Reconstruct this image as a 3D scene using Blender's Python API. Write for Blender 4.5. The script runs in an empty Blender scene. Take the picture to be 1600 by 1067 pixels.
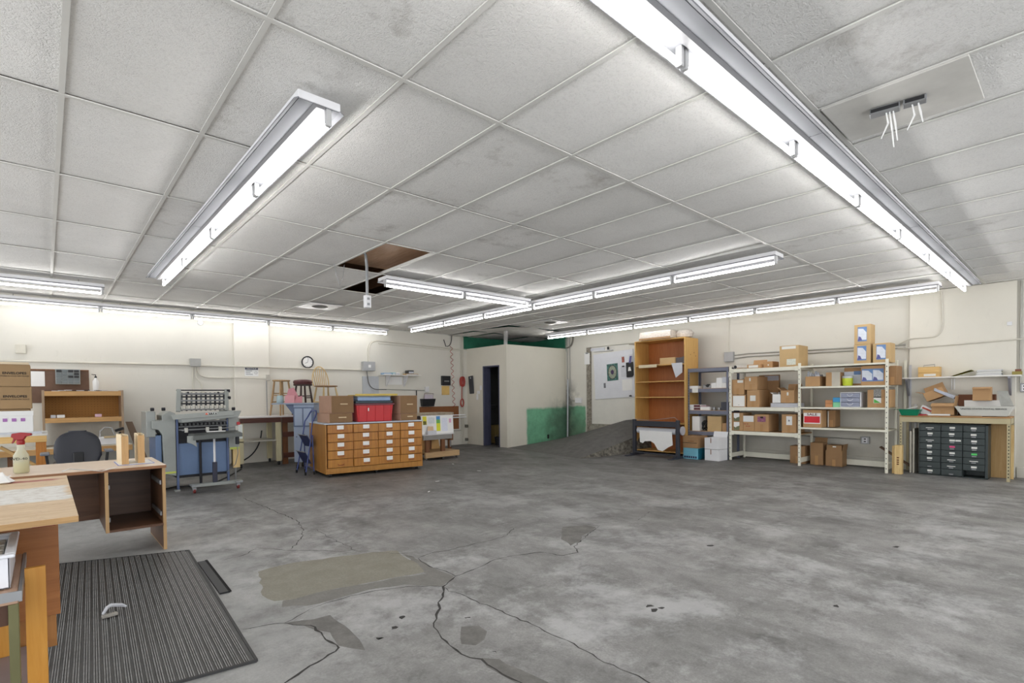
import bpy, bmesh, math, random
from mathutils import Vector, Matrix, Euler
random.seed(7)
SC = bpy.context.scene
COL = SC.collection
R = math.radians
PI = math.pi

# ---------------------------------------------------------------- camera
EYE = 1.20
yaw, pitch, roll = R(48.0556), R(-1.2168), R(-0.5676)
F = Vector((math.cos(yaw)*math.cos(pitch), math.sin(yaw)*math.cos(pitch), math.sin(pitch)))
Rt = Vector((math.sin(yaw), -math.cos(yaw), 0))
Up = Rt.cross(F)
R2 = Rt*math.cos(roll) + Up*math.sin(roll)
U2 = -Rt*math.sin(roll) + Up*math.cos(roll)
cam = bpy.data.objects.new('camera', bpy.data.cameras.new('camera'))
COL.objects.link(cam)
cam.matrix_world = Matrix(((R2.x, U2.x, -F.x, 0), (R2.y, U2.y, -F.y, 0), (R2.z, U2.z, -F.z, EYE), (0, 0, 0, 1)))
cam.data.sensor_fit = 'HORIZONTAL'
cam.data.sensor_width = 36
cam.data.lens = 812.43/1600*36
cam.data.shift_y = (636.34-533.5)/1600
cam.data.clip_start = 0.02
SC.camera = cam

# ---------------------------------------------------------------- world and exposure
w = bpy.data.worlds.new('world'); SC.world = w; w.use_nodes = True
w.node_tree.nodes['Background'].inputs[0].default_value = (0.95, 0.97, 1.0, 1)
w.node_tree.nodes['Background'].inputs[1].default_value = 2.1
SC.view_settings.view_transform = 'Standard'
SC.view_settings.look = 'None'
SC.view_settings.exposure = 0.27
SC.view_settings.gamma = 1
SC.view_settings.use_curve_mapping = False
TUBE = 25.0
SC.cycles.max_bounces = 6
SC.cycles.diffuse_bounces = 4
SC.cycles.caustics_reflective = False
SC.cycles.caustics_refractive = False
SC.cycles.sample_clamp_indirect = 6
SC.cycles.use_denoising = True

# ---------------------------------------------------------------- materials
def s2l(c):
    c = c/255.0
    return c/12.92 if c <= 0.04045 else ((c+0.055)/1.055)**2.4
def rgb(r, g, b): return (s2l(r), s2l(g), s2l(b), 1)
_M = {}
class NB:
    """small node-tree helper"""
    def __init__(s, name):
        s.m = bpy.data.materials.new(name); s.m.use_nodes = True
        s.t = s.m.node_tree; s.n = s.t.nodes; s.l = s.t.links
        s.b = s.n['Principled BSDF']; s.co = s.n.new('ShaderNodeTexCoord').outputs['Object']
    def mapc(s, sc=(1, 1, 1), rot=(0, 0, 0)):
        m = s.n.new('ShaderNodeMapping'); m.inputs['Scale'].default_value = sc; m.inputs['Rotation'].default_value = rot
        s.l.new(s.co, m.inputs[0]); return m.outputs[0]
    def noise(s, vec, scale=5, detail=4, rough=.6, dist=0):
        n = s.n.new('ShaderNodeTexNoise'); n.inputs['Scale'].default_value = scale; n.inputs['Detail'].default_value = detail
        n.inputs['Roughness'].default_value = rough; n.inputs['Distortion'].default_value = dist
        s.l.new(vec, n.inputs['Vector']); return n.outputs['Fac']
    def ramp(s, fac, a, b, ca=0., cb=1.):
        n = s.n.new('ShaderNodeMapRange'); n.inputs[1].default_value = a; n.inputs[2].default_value = b
        n.inputs[3].default_value = ca; n.inputs[4].default_value = cb
        s.l.new(fac, n.inputs[0]); return n.outputs[0]
    def math(s, op, a, b=None, clamp=False):
        n = s.n.new('ShaderNodeMath'); n.operation = op; n.use_clamp = clamp
        for i, v in enumerate((a, b)):
            if v is None: continue
            if isinstance(v, (int, float)): n.inputs[i].default_value = v
            else: s.l.new(v, n.inputs[i])
        return n.outputs[0]
    def mix(s, fac, a, b, mode='MIX'):
        n = s.n.new('ShaderNodeMix'); n.data_type = 'RGBA'; n.blend_type = mode
        for k, v in ((0, fac), (6, a), (7, b)):
            if isinstance(v, (int, float)): n.inputs[k].default_value = v
            elif isinstance(v, tuple): n.inputs[k].default_value = v
            else: s.l.new(v, n.inputs[k])
        return n.outputs[2]
    def xyz(s):
        n = s.n.new('ShaderNodeSeparateXYZ'); s.l.new(s.co, n.inputs[0]); return n.outputs
    def boxmask(s, rng, soft=.02, wob=0.0):
        """1 inside the given object-space box {axis: (lo, hi)}, with an uneven edge"""
        o = s.xyz(); out = None
        nz = s.ramp(s.noise(s.co, 6, 3), .3, .7, -wob, wob) if wob else None
        for ax, (lo, hi) in rng.items():
            v = o[ax]
            if nz is not None: v = s.math('ADD', v, nz)
            for (e, sg) in ((lo, 1), (hi, -1)):
                if e is None: continue
                k = s.ramp(v, e-soft, e+soft) if sg == 1 else s.ramp(v, e-soft, e+soft, 1, 0)
                out = k if out is None else s.math('MULTIPLY', out, k)
        return out
    def bump(s, h, strength=.3, dist=.01):
        n = s.n.new('ShaderNodeBump'); n.inputs['Strength'].default_value = strength; n.inputs['Distance'].default_value = dist
        s.l.new(h, n.inputs['Height']); s.l.new(n.outputs[0], s.b.inputs['Normal'])
    def col(s, c): s.l.new(c, s.b.inputs['Base Color'])

def mat(name, c, rough=.6, metal=0., var=.08, scale=6, stretch=(1, 1, 1), bump=0, spec=.5, dark=None):
    """plain material with a little procedural unevenness"""
    key = name
    if key in _M: return _M[key]
    k = NB(name)
    c = rgb(*c)
    k.b.inputs['Roughness'].default_value = rough; k.b.inputs['Metallic'].default_value = metal
    k.b.inputs['Specular IOR Level'].default_value = spec
    f = k.noise(k.mapc(stretch), scale, 5, .6)
    lo = tuple(v*(1-var) for v in c[:3])+(1,) if dark is None else rgb(*dark)
    hi = tuple(min(1, v*(1+var)) for v in c[:3])+(1,)
    k.col(k.mix(k.ramp(f, .3, .7), lo, hi))
    if bump: k.bump(f, bump)
    _M[key] = k.m; return k.m

def wood(name, a, b, axis='z', rough=.5, freq=1.0):
    if name in _M: return _M[name]
    k = NB(name)
    st = {'x': (1.2, 14, 14), 'y': (14, 1.2, 14), 'z': (14, 14, 1.2)}[axis]
    v = k.mapc(tuple(q*freq for q in st))
    f1 = k.noise(v, 2.2, 5, .65, 1.2); f2 = k.noise(k.mapc(), 2.5, 3)
    f = k.math('ADD', k.math('MULTIPLY', f1, .75), k.math('MULTIPLY', f2, .25))
    k.col(k.mix(k.ramp(f, .36, .64), rgb(*a), rgb(*b)))
    k.b.inputs['Roughness'].default_value = rough
    k.bump(f1, .08, .004)
    _M[name] = k.m; return k.m

def emis(name, c, s):
    m = bpy.data.materials.new(name); m.use_nodes = True
    b = m.node_tree.nodes['Principled BSDF']; b.inputs['Base Color'].default_value = (.9, .9, .9, 1)
    b.inputs['Emission Color'].default_value = c; b.inputs['Emission Strength'].default_value = s
    return m
def glassy(name, c, alpha=.5, rough=.15):
    if name in _M: return _M[name]
    k = NB(name); k.b.inputs['Base Color'].default_value = rgb(*c); k.b.inputs['Alpha'].default_value = alpha
    k.b.inputs['Roughness'].default_value = rough; _M[name] = k.m; return k.m

# ---------------------------------------------------------------- mesh helpers
class MB:
    def __init__(s): s.b = bmesh.new()
    def _add(s, vs, fs, M=None):
        vv = [s.b.verts.new(M @ Vector(v) if M is not None else v) for v in vs]
        for f in fs:
            try: s.b.faces.new([vv[i] for i in f])
            except ValueError: pass
        return s
    def box(s, x0, x1, y0, y1, z0, z1, M=None):
        v = [(x0, y0, z0), (x1, y0, z0), (x1, y1, z0), (x0, y1, z0), (x0, y0, z1), (x1, y0, z1), (x1, y1, z1), (x0, y1, z1)]
        return s._add(v, [(0, 3, 2, 1), (4, 5, 6, 7), (0, 1, 5, 4), (1, 2, 6, 5), (2, 3, 7, 6), (3, 0, 4, 7)], M)
    def hexa(s, bot, top, M=None):
        return s._add(list(bot)+list(top), [(0, 3, 2, 1), (4, 5, 6, 7), (0, 1, 5, 4), (1, 2, 6, 5), (2, 3, 7, 6), (3, 0, 4, 7)], M)
    def prism(s, poly, a, b, ax='z', M=None):
        """polygon (2D) extruded a..b along ax; the 2D axes are the other two in order"""
        n = len(poly)
        def P(p, t): return (p[0], p[1], t) if ax == 'z' else ((p[0], t, p[1]) if ax == 'y' else (t, p[0], p[1]))
        v = [P(p, a) for p in poly]+[P(p, b) for p in poly]
        f = [tuple(range(n))[::-1], tuple(range(n, 2*n))]+[(i, (i+1) % n, n+(i+1) % n, n+i) for i in range(n)]
        return s._add(v, f, M)
    def cone(s, p, q, r0, r1=None, n=12, M=None, caps=True):
        p, q = Vector(p), Vector(q); r1 = r0 if r1 is None else r1
        d = (q-p).normalized(); u = d.orthogonal().normalized(); t = d.cross(u)
        v = [p+(u*math.cos(2*PI*i/n)+t*math.sin(2*PI*i/n))*r0 for i in range(n)]+[q+(u*math.cos(2*PI*i/n)+t*math.sin(2*PI*i/n))*r1 for i in range(n)]
        f = [(i, (i+1) % n, n+(i+1) % n, n+i) for i in range(n)]
        if caps: f += [tuple(range(n))[::-1], tuple(range(n, 2*n))]
        return s._add([tuple(x) for x in v], f, M)
    def tube(s, pts, r, n=8, closed=False):
        P = [Vector(p) for p in pts]; m = len(P); rings = []
        u = None
        for i in range(m):
            if closed: d = (P[(i+1) % m]-P[i-1])
            else: d = P[min(i+1, m-1)]-P[max(i-1, 0)]
            d = d.normalized() if d.length > 1e-9 else Vector((0, 0, 1))
            u = d.orthogonal().normalized() if u is None else (u-d*u.dot(d))
            u = u.normalized() if u.length > 1e-6 else d.orthogonal().normalized()
            t = d.cross(u); rr = r[i] if isinstance(r, (list, tuple)) else r
            rings.append([s.b.verts.new(P[i]+(u*math.cos(2*PI*k/n)+t*math.sin(2*PI*k/n))*rr) for k in range(n)])
        for i in range(m if closed else m-1):
            A, B = rings[i], rings[(i+1) % m]
            for k in range(n):
                try: s.b.faces.new((A[k], A[(k+1) % n], B[(k+1) % n], B[k]))
                except ValueError: pass
        if not closed:
            s.b.faces.new(rings[0][::-1]); s.b.faces.new(rings[-1])
        return s
    def bar(s, p, q, w, h=None, up=(0, 0, 1)):
        """rectangular bar from p to q"""
        p, q = Vector(p), Vector(q); h = w if h is None else h
        d = (q-p).normalized(); upv = Vector(up)
        if abs(d.dot(upv)) > .99: upv = Vector((1, 0, 0))
        x = d.cross(upv).normalized(); y = x.cross(d)
        v = []
        for o in (p, q):
            for a, b in ((-1, -1), (1, -1), (1, 1), (-1, 1)): v.append(tuple(o+x*a*w/2+y*b*h/2))
        return s._add(v, [(0, 3, 2, 1), (4, 5, 6, 7), (0, 1, 5, 4), (1, 2, 6, 5), (2, 3, 7, 6), (3, 0, 4, 7)])
    def lathe(s, prof, n=20, c=(0, 0, 0), sx=1, sy=1):
        rings = []
        for r, z in prof:
            rings.append([s.b.verts.new((c[0]+r*sx*math.cos(2*PI*k/n), c[1]+r*sy*math.sin(2*PI*k/n), c[2]+z)) for k in range(n)])
        for i in range(len(rings)-1):
            for k in range(n): s.b.faces.new((rings[i][k], rings[i][(k+1) % n], rings[i+1][(k+1) % n], rings[i+1][k]))
        s.b.faces.new(rings[0][::-1]); s.b.faces.new(rings[-1]); return s
    def sheet(s, pts, thick=.001, M=None):
        """thin plate from a 3D quad/polygon"""
        P = [Vector(p) for p in pts]; nrm = (P[1]-P[0]).cross(P[2]-P[0]).normalized()*thick
        n = len(P)
        v = [tuple(p) for p in P]+[tuple(p+nrm) for p in P]
        return s._add(v, [tuple(range(n))[::-1], tuple(range(n, 2*n))]+[(i, (i+1) % n, n+(i+1) % n, n+i) for i in range(n)], M)
    def rot(s, M):
        bmesh.ops.transform(s.b, matrix=M, verts=s.b.verts); return s
    def build(s, name, m, parent=None, bev=0, smooth=False, loc=None, rz=0, seg=1):
        bmesh.ops.recalc_face_normals(s.b, faces=s.b.faces)
        if bev: bmesh.ops.bevel(s.b, geom=list(s.b.edges), offset=bev, segments=seg, affect='EDGES', clamp_overlap=True)
        me = bpy.data.meshes.new(name); s.b.to_mesh(me); s.b.free()
        if smooth:
            for p in me.polygons: p.use_smooth = True
            try: me.set_sharp_from_angle(angle=R(40))
            except Exception: pass
        if m is not None: me.materials.append(m)
        o = bpy.data.objects.new(name, me); COL.objects.link(o)
        if parent is not None: o.parent = parent
        if loc is not None: o.location = loc
        o.rotation_euler.z = rz
        return o
def tag(o, label, cat, group=None, kind=None):
    o['label'] = label; o['category'] = cat
    if group: o['group'] = group
    if kind: o['kind'] = kind
    return o
def thing(name, label, cat, loc=(0, 0, 0), rz=0, group=None):
    o = bpy.data.objects.new(name, None); COL.objects.link(o); o.empty_display_size = .05
    o.location = loc; o.rotation_euler.z = rz
    return tag(o, label, cat, group)
def struct(name, mb, m, parent=None, **k):
    o = mb.build(name, m, parent, **k); o['kind'] = 'structure'; return o
def text(s, size, m, parent, loc, rot, name='lettering', sx=1.0, bold=0.0):
    c = bpy.data.curves.new(name, 'FONT'); c.body = s; c.size = size; c.extrude = .0006; c.offset = bold
    c.align_x = 'CENTER'; c.align_y = 'CENTER'; c.resolution_u = 2
    c.materials.append(m)
    tmp = bpy.data.objects.new(name, c); COL.objects.link(tmp)
    me = bpy.data.meshes.new_from_object(tmp.evaluated_get(bpy.context.evaluated_depsgraph_get()))
    COL.objects.unlink(tmp); bpy.data.objects.remove(tmp)
    o = bpy.data.objects.new(name, me); COL.objects.link(o); o.parent = parent
    o.location = loc; o.rotation_euler = rot; o.scale = (sx, 1, 1); return o
FRONT = (PI/2, 0, 0)      # text lying on a local -Y face

# common materials
WHITE = mat('white_paint_metal', (236, 234, 224), .45, var=.03)
PAPER = mat('white_paper', (238, 238, 236), .7, var=.02)
PAPER2 = mat('grey_white_paper', (206, 208, 214), .7, var=.05)
BLACK = mat('black_plastic', (26, 27, 30), .45, var=.2)
INK = mat('black_ink', (22, 20, 20), .7, var=.1)
GREYINK = mat('grey_print', (120, 122, 130), .8, var=.3, scale=60)
CARD = mat('cardboard', (186, 148, 106), .85, var=.09, scale=4)
CARD2 = mat('cardboard_pale', (198, 168, 122), .85, var=.08, scale=4)
CARD3 = mat('cardboard_dull', (156, 122, 86), .85, var=.1, scale=4)
TAPE = mat('packing_tape', (178, 136, 86), .35, var=.05)
STEEL = mat('grey_steel', (150, 152, 154), .4, .5, var=.06)
CHROME = mat('bright_steel', (190, 190, 192), .25, .9, var=.03)
GALV = mat('galvanised_conduit', (176, 175, 168), .5, .3, var=.06)
CONDUIT = mat('cream_painted_conduit', (214, 210, 198), .5, var=.05)
RUBBER = mat('black_rubber', (22, 22, 23), .8, var=.2)
PINE = wood('raw_pine', (214, 170, 100), (232, 196, 132), 'x')
PINEZ = wood('raw_pine_upright', (206, 172, 112), (226, 198, 140), 'z')
PLY = wood('varnished_ply', (172, 104, 40), (198, 132, 58), 'z')
# ================================================================= SETTING
XB, YA, CZ = 10.05, 10.60, 2.73
# --- floor
def floor_mat():
    k = NB('stained_concrete')
    st = k.mapc((1.5, .8, 1), (0, 0, R(-30)))
    big = k.noise(k.co, .42, 3, .55, .4); mid = k.noise(st, 1.5, 8, .72, .2); fine = k.noise(k.co, 9, 10, .82); grit = k.noise(k.co, 90, 3, .7)
    streak = k.noise(k.mapc((.8, 2.2, 1), (0, 0, R(-62))), 1.2, 8, .74, .25)
    o = k.xyz()
    # the slab gets darker towards the far end of the room
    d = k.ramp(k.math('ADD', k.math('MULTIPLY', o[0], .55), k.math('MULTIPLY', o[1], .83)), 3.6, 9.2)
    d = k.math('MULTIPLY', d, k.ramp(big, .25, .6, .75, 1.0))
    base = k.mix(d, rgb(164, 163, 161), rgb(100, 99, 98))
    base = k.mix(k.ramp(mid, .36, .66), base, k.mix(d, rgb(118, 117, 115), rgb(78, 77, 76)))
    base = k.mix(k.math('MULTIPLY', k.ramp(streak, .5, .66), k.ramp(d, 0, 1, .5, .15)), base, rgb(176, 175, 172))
    base = k.mix(k.math('MULTIPLY', k.ramp(fine, .5, .8), .55), base, rgb(92, 91, 90))
    sp = k.noise(k.co, 2.3, 9, .84, .3)
    base = k.mix(k.math('MULTIPLY', k.ramp(sp, .54, .66), .55), base, rgb(74, 73, 71))
    wh = k.noise(k.mapc((1, 1, 1), (0, 0, 1.1)), 3.1, 9, .85, .5)
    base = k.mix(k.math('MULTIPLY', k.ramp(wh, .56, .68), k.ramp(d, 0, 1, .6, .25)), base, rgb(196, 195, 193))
    base = k.mix(k.ramp(grit, .35, .75, 0, .45), base, rgb(88, 87, 85))
    bl = k.noise(k.co, .9, 9, .76, .15)
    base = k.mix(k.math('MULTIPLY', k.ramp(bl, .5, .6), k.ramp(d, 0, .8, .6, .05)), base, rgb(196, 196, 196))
    db = k.noise(k.mapc((1.3, .8, 1), (0, 0, .9)), 1.1, 9, .78, .1)
    base = k.mix(k.math('MULTIPLY', k.ramp(db, .54, .68), .4), base, rgb(80, 80, 81))
    # the slab to the left, under the desks, is paler
    m = k.boxmask({0: (None, 1.0), 1: (2.0, 6.6)}, .5, .5)
    base = k.mix(k.math('MULTIPLY', m, .45), base, rgb(190, 192, 190))
    k.col(base); k.b.inputs['Roughness'].default_value = .55
    k.l.new(k.ramp(mid, .3, .7, .42, .68), k.b.inputs['Roughness'])
    k.bump(k.math('ADD', k.math('MULTIPLY', fine, .6), k.math('MULTIPLY', grit, .4)), .25, .006)
    return k.m
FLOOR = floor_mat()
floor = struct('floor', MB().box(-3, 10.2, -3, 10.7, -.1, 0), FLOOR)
CRACK = mat('crack_shadow', (62, 60, 58), .9, var=.3, scale=30)
def poly_strip(name, pts, wd, m, seed=0, jit=.012, z=.0008):
    rnd = random.Random(seed); P = []
    for i in range(len(pts)-1):
        a, b = Vector(pts[i]+(0,)), Vector(pts[i+1]+(0,)); L = (b-a).length; n = max(2, int(L/.04))
        for j in range(n):
            p = a.lerp(b, j/n); nn = Vector((-(b-a).y, (b-a).x, 0)).normalized()
            P.append(p+nn*(rnd.uniform(-jit, jit) if j else 0))
    P.append(Vector(pts[-1]+(0,)))
    mb = MB(); L = []
    for i, p in enumerate(P):
        d = P[min(i+1, len(P)-1)]-P[max(i-1, 0)]; nn = Vector((-d.y, d.x, 0)).normalized()
        ww = wd*rnd.uniform(.35, 1.5)*(1 if 0 < i < len(P)-1 else .2)
        L.append((p-nn*ww/2, p+nn*ww/2))
    vs = [mb.b.verts.new((q.x, q.y, z)) for pr in L for q in pr]
    for i in range(len(L)-1): mb.b.faces.new((vs[2*i], vs[2*i+1], vs[2*i+3], vs[2*i+2]))
    return struct(name, mb, m, floor)
cr = [
 ([(1.76, 6.85), (1.78, 6.32), (1.8, 5.77), (1.82, 5.21), (1.74, 4.82), (1.6, 4.49), (1.43, 4.24)], .007),
 ([(1.76, 4.87), (1.82, 4.74), (1.8, 4.36), (1.8, 4.04), (1.79, 3.86), (1.87, 3.72), (2.05, 3.5)], .004),
 ([(.95, 4.3), (1.11, 4.34), (1.25, 4.47), (1.42, 4.21), (1.57, 4.06), (1.73, 3.87)], .006),
 ([(2.0, 3.49), (2.05, 3.35), (2.19, 3.38), (2.38, 3.35), (2.58, 3.35), (2.75, 3.33), (2.95, 3.36), (3.15, 3.5)], .006),
 ([(2.05, 3.35), (2.01, 3.16), (2.02, 3.0), (2.02, 2.83), (2.17, 2.85), (2.39, 2.91), (2.62, 2.89), (2.81, 2.81), (2.87, 2.64), (3.01, 2.61), (3.11, 2.74), (3.25, 2.79), (3.52, 2.91), (3.75, 3.0), (3.73, 3.14), (3.6, 3.27)], .008),
 ([(2.02, 2.83), (1.92, 2.77), (1.85, 2.73), (1.72, 2.56), (1.58, 2.4), (1.51, 2.32), (1.46, 2.19), (1.43, 2.06), (1.42, 1.95), (1.46, 1.85), (1.45, 1.74), (1.45, 1.63), (1.44, 1.3)], .011),
 ([(1.85, 2.73), (1.83, 2.64), (1.86, 2.54), (1.86, 2.4), (1.87, 2.27), (1.87, 2.11), (1.88, 1.95), (1.87, 1.8), (1.88, 1.66), (1.85, 1.49), (1.85, 1.37), (1.86, 1.1)], .006),
 ([(1.85, 2.73), (1.73, 2.85), (1.6, 2.92), (1.45, 2.97), (1.3, 2.98), (1.15, 2.97), (1.01, 2.91), (.93, 2.87), (.81, 2.92), (.74, 2.94)], .006),
 ([(.93, 2.87), (.99, 2.77), (1.03, 2.71), (1.02, 2.58), (1.03, 2.44), (1.0, 2.38), (.93, 2.35), (.86, 2.33), (.79, 2.29), (.6, 2.2)], .011),
 ([(4.2, 2.89), (4.6, 3.02), (4.76, 2.94), (4.82, 2.57), (4.83, 2.2), (4.79, 1.75), (4.87, 1.39)], .004),
 ([(3.6, 3.2), (4.05, 3.0), (4.2, 2.89)], .003)]
for i, (p, wd) in enumerate(cr): poly_strip('floor_crack', p, wd, CRACK, i)
def patch_mat(name, a, b):
    k = NB(name); f = k.noise(k.co, 7, 6, .7); g = k.noise(k.co, 70, 3, .7)
    k.col(k.mix(k.ramp(g, .3, .7, 0, .4), k.mix(k.ramp(f, .35, .65), rgb(*a), rgb(*b)), rgb(95, 93, 88)))
    k.b.inputs['Roughness'].default_value = .7; k.bump(g, .2, .004); return k.m
def floor_patch(pts, m, z=.0004, seed=0):
    rnd = random.Random(seed); P = []
    for i in range(len(pts)):
        a, b = Vector(pts[i]+(z,)), Vector(pts[(i+1) % len(pts)]+(z,)); n = max(1, int((b-a).length/.06))
        for j in range(n):
            q = a.lerp(b, j/n); P.append(q+Vector((rnd.uniform(-.012, .012), rnd.uniform(-.012, .012), 0)))
    mb = MB(); vv = [mb.b.verts.new(q) for q in P]; f = mb.b.faces.new(vv); bmesh.ops.triangulate(mb.b, faces=[f])
    return struct('floor_patch', mb, m, floor)
floor_patch([(2.03, 3.55), (2.04, 3.35), (2.0, 3.09), (2.01, 2.84), (1.84, 2.73), (1.68, 2.94), (1.47, 3.01), (1.16, 2.99), (.98, 3.1), (1.02, 3.2), (1.37, 3.16), (1.75, 3.06), (1.9, 3.02), (1.97, 3.3)], patch_mat('grey_patch_concrete', (124, 122, 118), (138, 136, 131)), .0004, 3)
floor_patch([(1.08, 3.86), (1.17, 3.89), (1.39, 3.87), (1.65, 3.78), (1.86, 3.71), (2.03, 3.63), (1.98, 3.46), (1.97, 3.23), (1.92, 3.05), (1.75, 3.08), (1.53, 3.13), (1.35, 3.16), (1.2, 3.19), (1.09, 3.18), (.98, 3.22), (.97, 3.37)], patch_mat('tan_patch_concrete', (140, 136, 122), (154, 150, 136)), .0006, 4)
SPALL = patch_mat('spalled_concrete', (104, 102, 99), (134, 132, 128))
floor_patch([(1.59, 2.18), (1.66, 2.12), (1.65, 2.04), (1.6, 1.99), (1.51, 1.97), (1.47, 2.04)], SPALL, .0004, 5)
floor_patch([(1.46, 1.85), (1.52, 1.8), (1.53, 1.66), (1.55, 1.5), (1.44, 1.42), (1.43, 1.7)], SPALL, .0004, 6)
floor_patch([(3.11, 2.78), (3.2, 2.95), (3.5, 3.22), (3.72, 3.12), (3.72, 3.0), (3.4, 2.9), (3.25, 2.79)], SPALL, .0004, 7)
floor_patch([(.93, 2.86), (1.0, 2.77), (1.05, 2.6), (1.04, 2.42), (1.12, 2.3), (1.16, 2.55), (1.14, 2.8)], SPALL, .0004, 8)
for i, (x, y, r) in enumerate([(1.42, 2.5, .02), (1.33, 2.42, .018), (1.21, 2.36, .018), (2.5, 1.62, .025), (2.53, 1.66, .018), (2.56, 1.6, .016), (1.68, 2.25, .014), (3.9, 2.0, .03), (3.3, .95, .025), (4.9, 1.0, .03), (1.55, 1.86, .014)]):
    floor_patch([(x+r*math.cos(a)*random.uniform(.6, 1.3), y+r*math.sin(a)*random.uniform(.4, .9)) for a in [j*PI/4 for j in range(8)]], CRACK, .0009, 20+i)

# --- ramp up to the blocked dock opening in the right-hand wall
def ramp():
    mb = MB(); NX, NY = 16, 12; V = []
    def h(u, v):
        k = (.76+.24*min(1, v/.28))*(1 if v < .28 else 1-.82*(v-.28)/.72)
        return .66*k*u**1.05
    for i in range(NX+1):
        u = i/NX; row = []
        for j in range(NY+1):
            v = j/NY; x0 = 7.55+.45*v; x = x0+(10.04-x0)*u; y = 6.5-.2*u+(9.06-6.5+.2*u)*v
            row.append(mb.b.verts.new((x, y, h(u, v)+.001)))
        V.append(row)
    for i in range(NX):
        for j in range(NY): mb.b.faces.new((V[i][j], V[i+1][j], V[i+1][j+1], V[i][j+1]))
    side = MB(); top0 = [tuple(q[0].co) for q in V]; n_ = 3
    rnd = random.Random(9); rows = []
    for i, p in enumerate(top0):
        rows.append([side.b.verts.new((p[0]+rnd.uniform(-.01, .01), p[1]-.045*t_-rnd.uniform(0, .012), max(-.01, p[2]*(1-t_)-.02*(t_ == 1)))) for t_ in (0, .33, .66, 1)])
    for i in range(NX):
        for k_ in range(3): side.b.faces.new((rows[i][k_], rows[i+1][k_], rows[i+1][k_+1], rows[i][k_+1]))
    struct('floor_ramp_side', side, mat('broken_asphalt_edge', (116, 112, 102), .95, var=.5, scale=14, bump=1.0, dark=(44, 43, 40)))
    low = [mb.b.verts.new((q[0].co.x, q[0].co.y-.02, -.02)) for q in V]
    for i in range(NX): mb.b.faces.new((low[i], low[i+1], V[i+1][0], V[i][0]))
    return struct('floor_ramp', mb, patch_mat('asphalt_grey_ramp', (80, 79, 77), (106, 105, 103)), None, smooth=True)
ramp()

# --- walls
def wall_mat(name, base, paints=(), low=0.0):
    k = NB(name); f = k.noise(k.co, 1.3, 5, .6); g = k.noise(k.mapc((1, 1, .3)), 14, 5, .7); s = k.noise(k.co, 45, 2)
    b = tuple(base)
    c = k.mix(k.ramp(f, .3, .7), rgb(*b), rgb(*[v-6 for v in b]))
    c = k.mix(k.ramp(g, .62, .78, 0, .16), c, rgb(170, 164, 150))
    o = k.xyz()
    if low:    # scuffed, dirty band along the foot of the wall
        dz = k.ramp(k.math('ADD', o[2], k.ramp(k.noise(k.co, 3, 5), .3, .7, -.25, .25)), .0, .9, low, 0)
        c = k.mix(dz, c, rgb(172, 168, 154))
    for (rng, col, soft, wob, am) in paints:
        m = k.boxmask(rng, soft, wob); c = k.mix(k.math('MULTIPLY', m, am), c, k.mix(k.ramp(k.noise(k.co, 5, 5), .35, .65), rgb(*col), rgb(*[int(v*.86) for v in col])))
    k.col(c); k.b.inputs['Roughness'].default_value = .62; k.bump(k.math('ADD', s, g), .12, .004)
    return k.m
CREAM = (224, 221, 211)
WA = wall_mat('cream_wall_left', CREAM, [({0: (7.88, None), 2: (2.40, None)}, (40, 120, 92), .02, .0, 1)], .35)
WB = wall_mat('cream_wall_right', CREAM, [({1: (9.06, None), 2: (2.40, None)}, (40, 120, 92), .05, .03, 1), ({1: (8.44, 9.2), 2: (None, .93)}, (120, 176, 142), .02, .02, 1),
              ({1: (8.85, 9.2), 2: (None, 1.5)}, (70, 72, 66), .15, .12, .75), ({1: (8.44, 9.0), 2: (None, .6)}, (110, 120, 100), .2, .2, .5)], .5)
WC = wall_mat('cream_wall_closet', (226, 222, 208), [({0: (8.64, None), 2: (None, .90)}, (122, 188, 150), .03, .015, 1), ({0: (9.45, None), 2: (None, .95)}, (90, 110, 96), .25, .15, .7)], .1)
struct('wall_left', MB().box(-3, 10.2, YA, YA+.15, 0, 3.3), WA)
# right-hand wall with the dock opening between y 5.0 and 8.26, z under 2.38
mb = MB().box(XB, XB+.15, -3, 5.9, 0, 3.3).box(XB, XB+.15, 8.40, 10.7, 0, 3.3).box(XB, XB+.15, 5.9, 8.40, 2.39, 3.3)
struct('wall_right', mb, WB)
struct('wall_panel', MB().box(XB+.05, XB+.12, 5.9, 8.28, .50, 2.385), mat('painted_door_panel', (226, 224, 216), .5, var=.03), bev=.004)
struct('trim_1', MB().box(XB+.005, XB+.12, 8.28, 8.40, .1, 2.385), mat('worn_steel_jamb', (150, 144, 132), .7, var=.35, scale=25, dark=(104, 96, 86)), bev=.004)
struct('trim_2', MB().box(XB+.0, XB+.14, 5.9, 8.28, 0, .50), mat('rough_concrete_kerb', (150, 146, 134), .8, var=.3, scale=12))
struct('trim_3', MB().box(XB-.035, XB, 2.0, 5.0, 0, .15).box(XB-.035, XB, -3, .68, 0, .15), WB, bev=.006)
struct('wall_pilaster_right', MB().box(XB-.06, XB, .69, 1.885, 0, CZ), wall_mat('cream_pilaster', (230, 226, 214), (), .2), bev=.004)
struct('wall_pilaster_left', MB().box(2.61, 3.22, YA-.07, YA, 0, CZ), wall_mat('cream_pilaster_left', (232, 228, 217), (), .2), bev=.004)
struct('trim_4', MB().box(7.86, 7.885, YA-.02, YA, .03, CZ-.03), CONDUIT)
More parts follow.
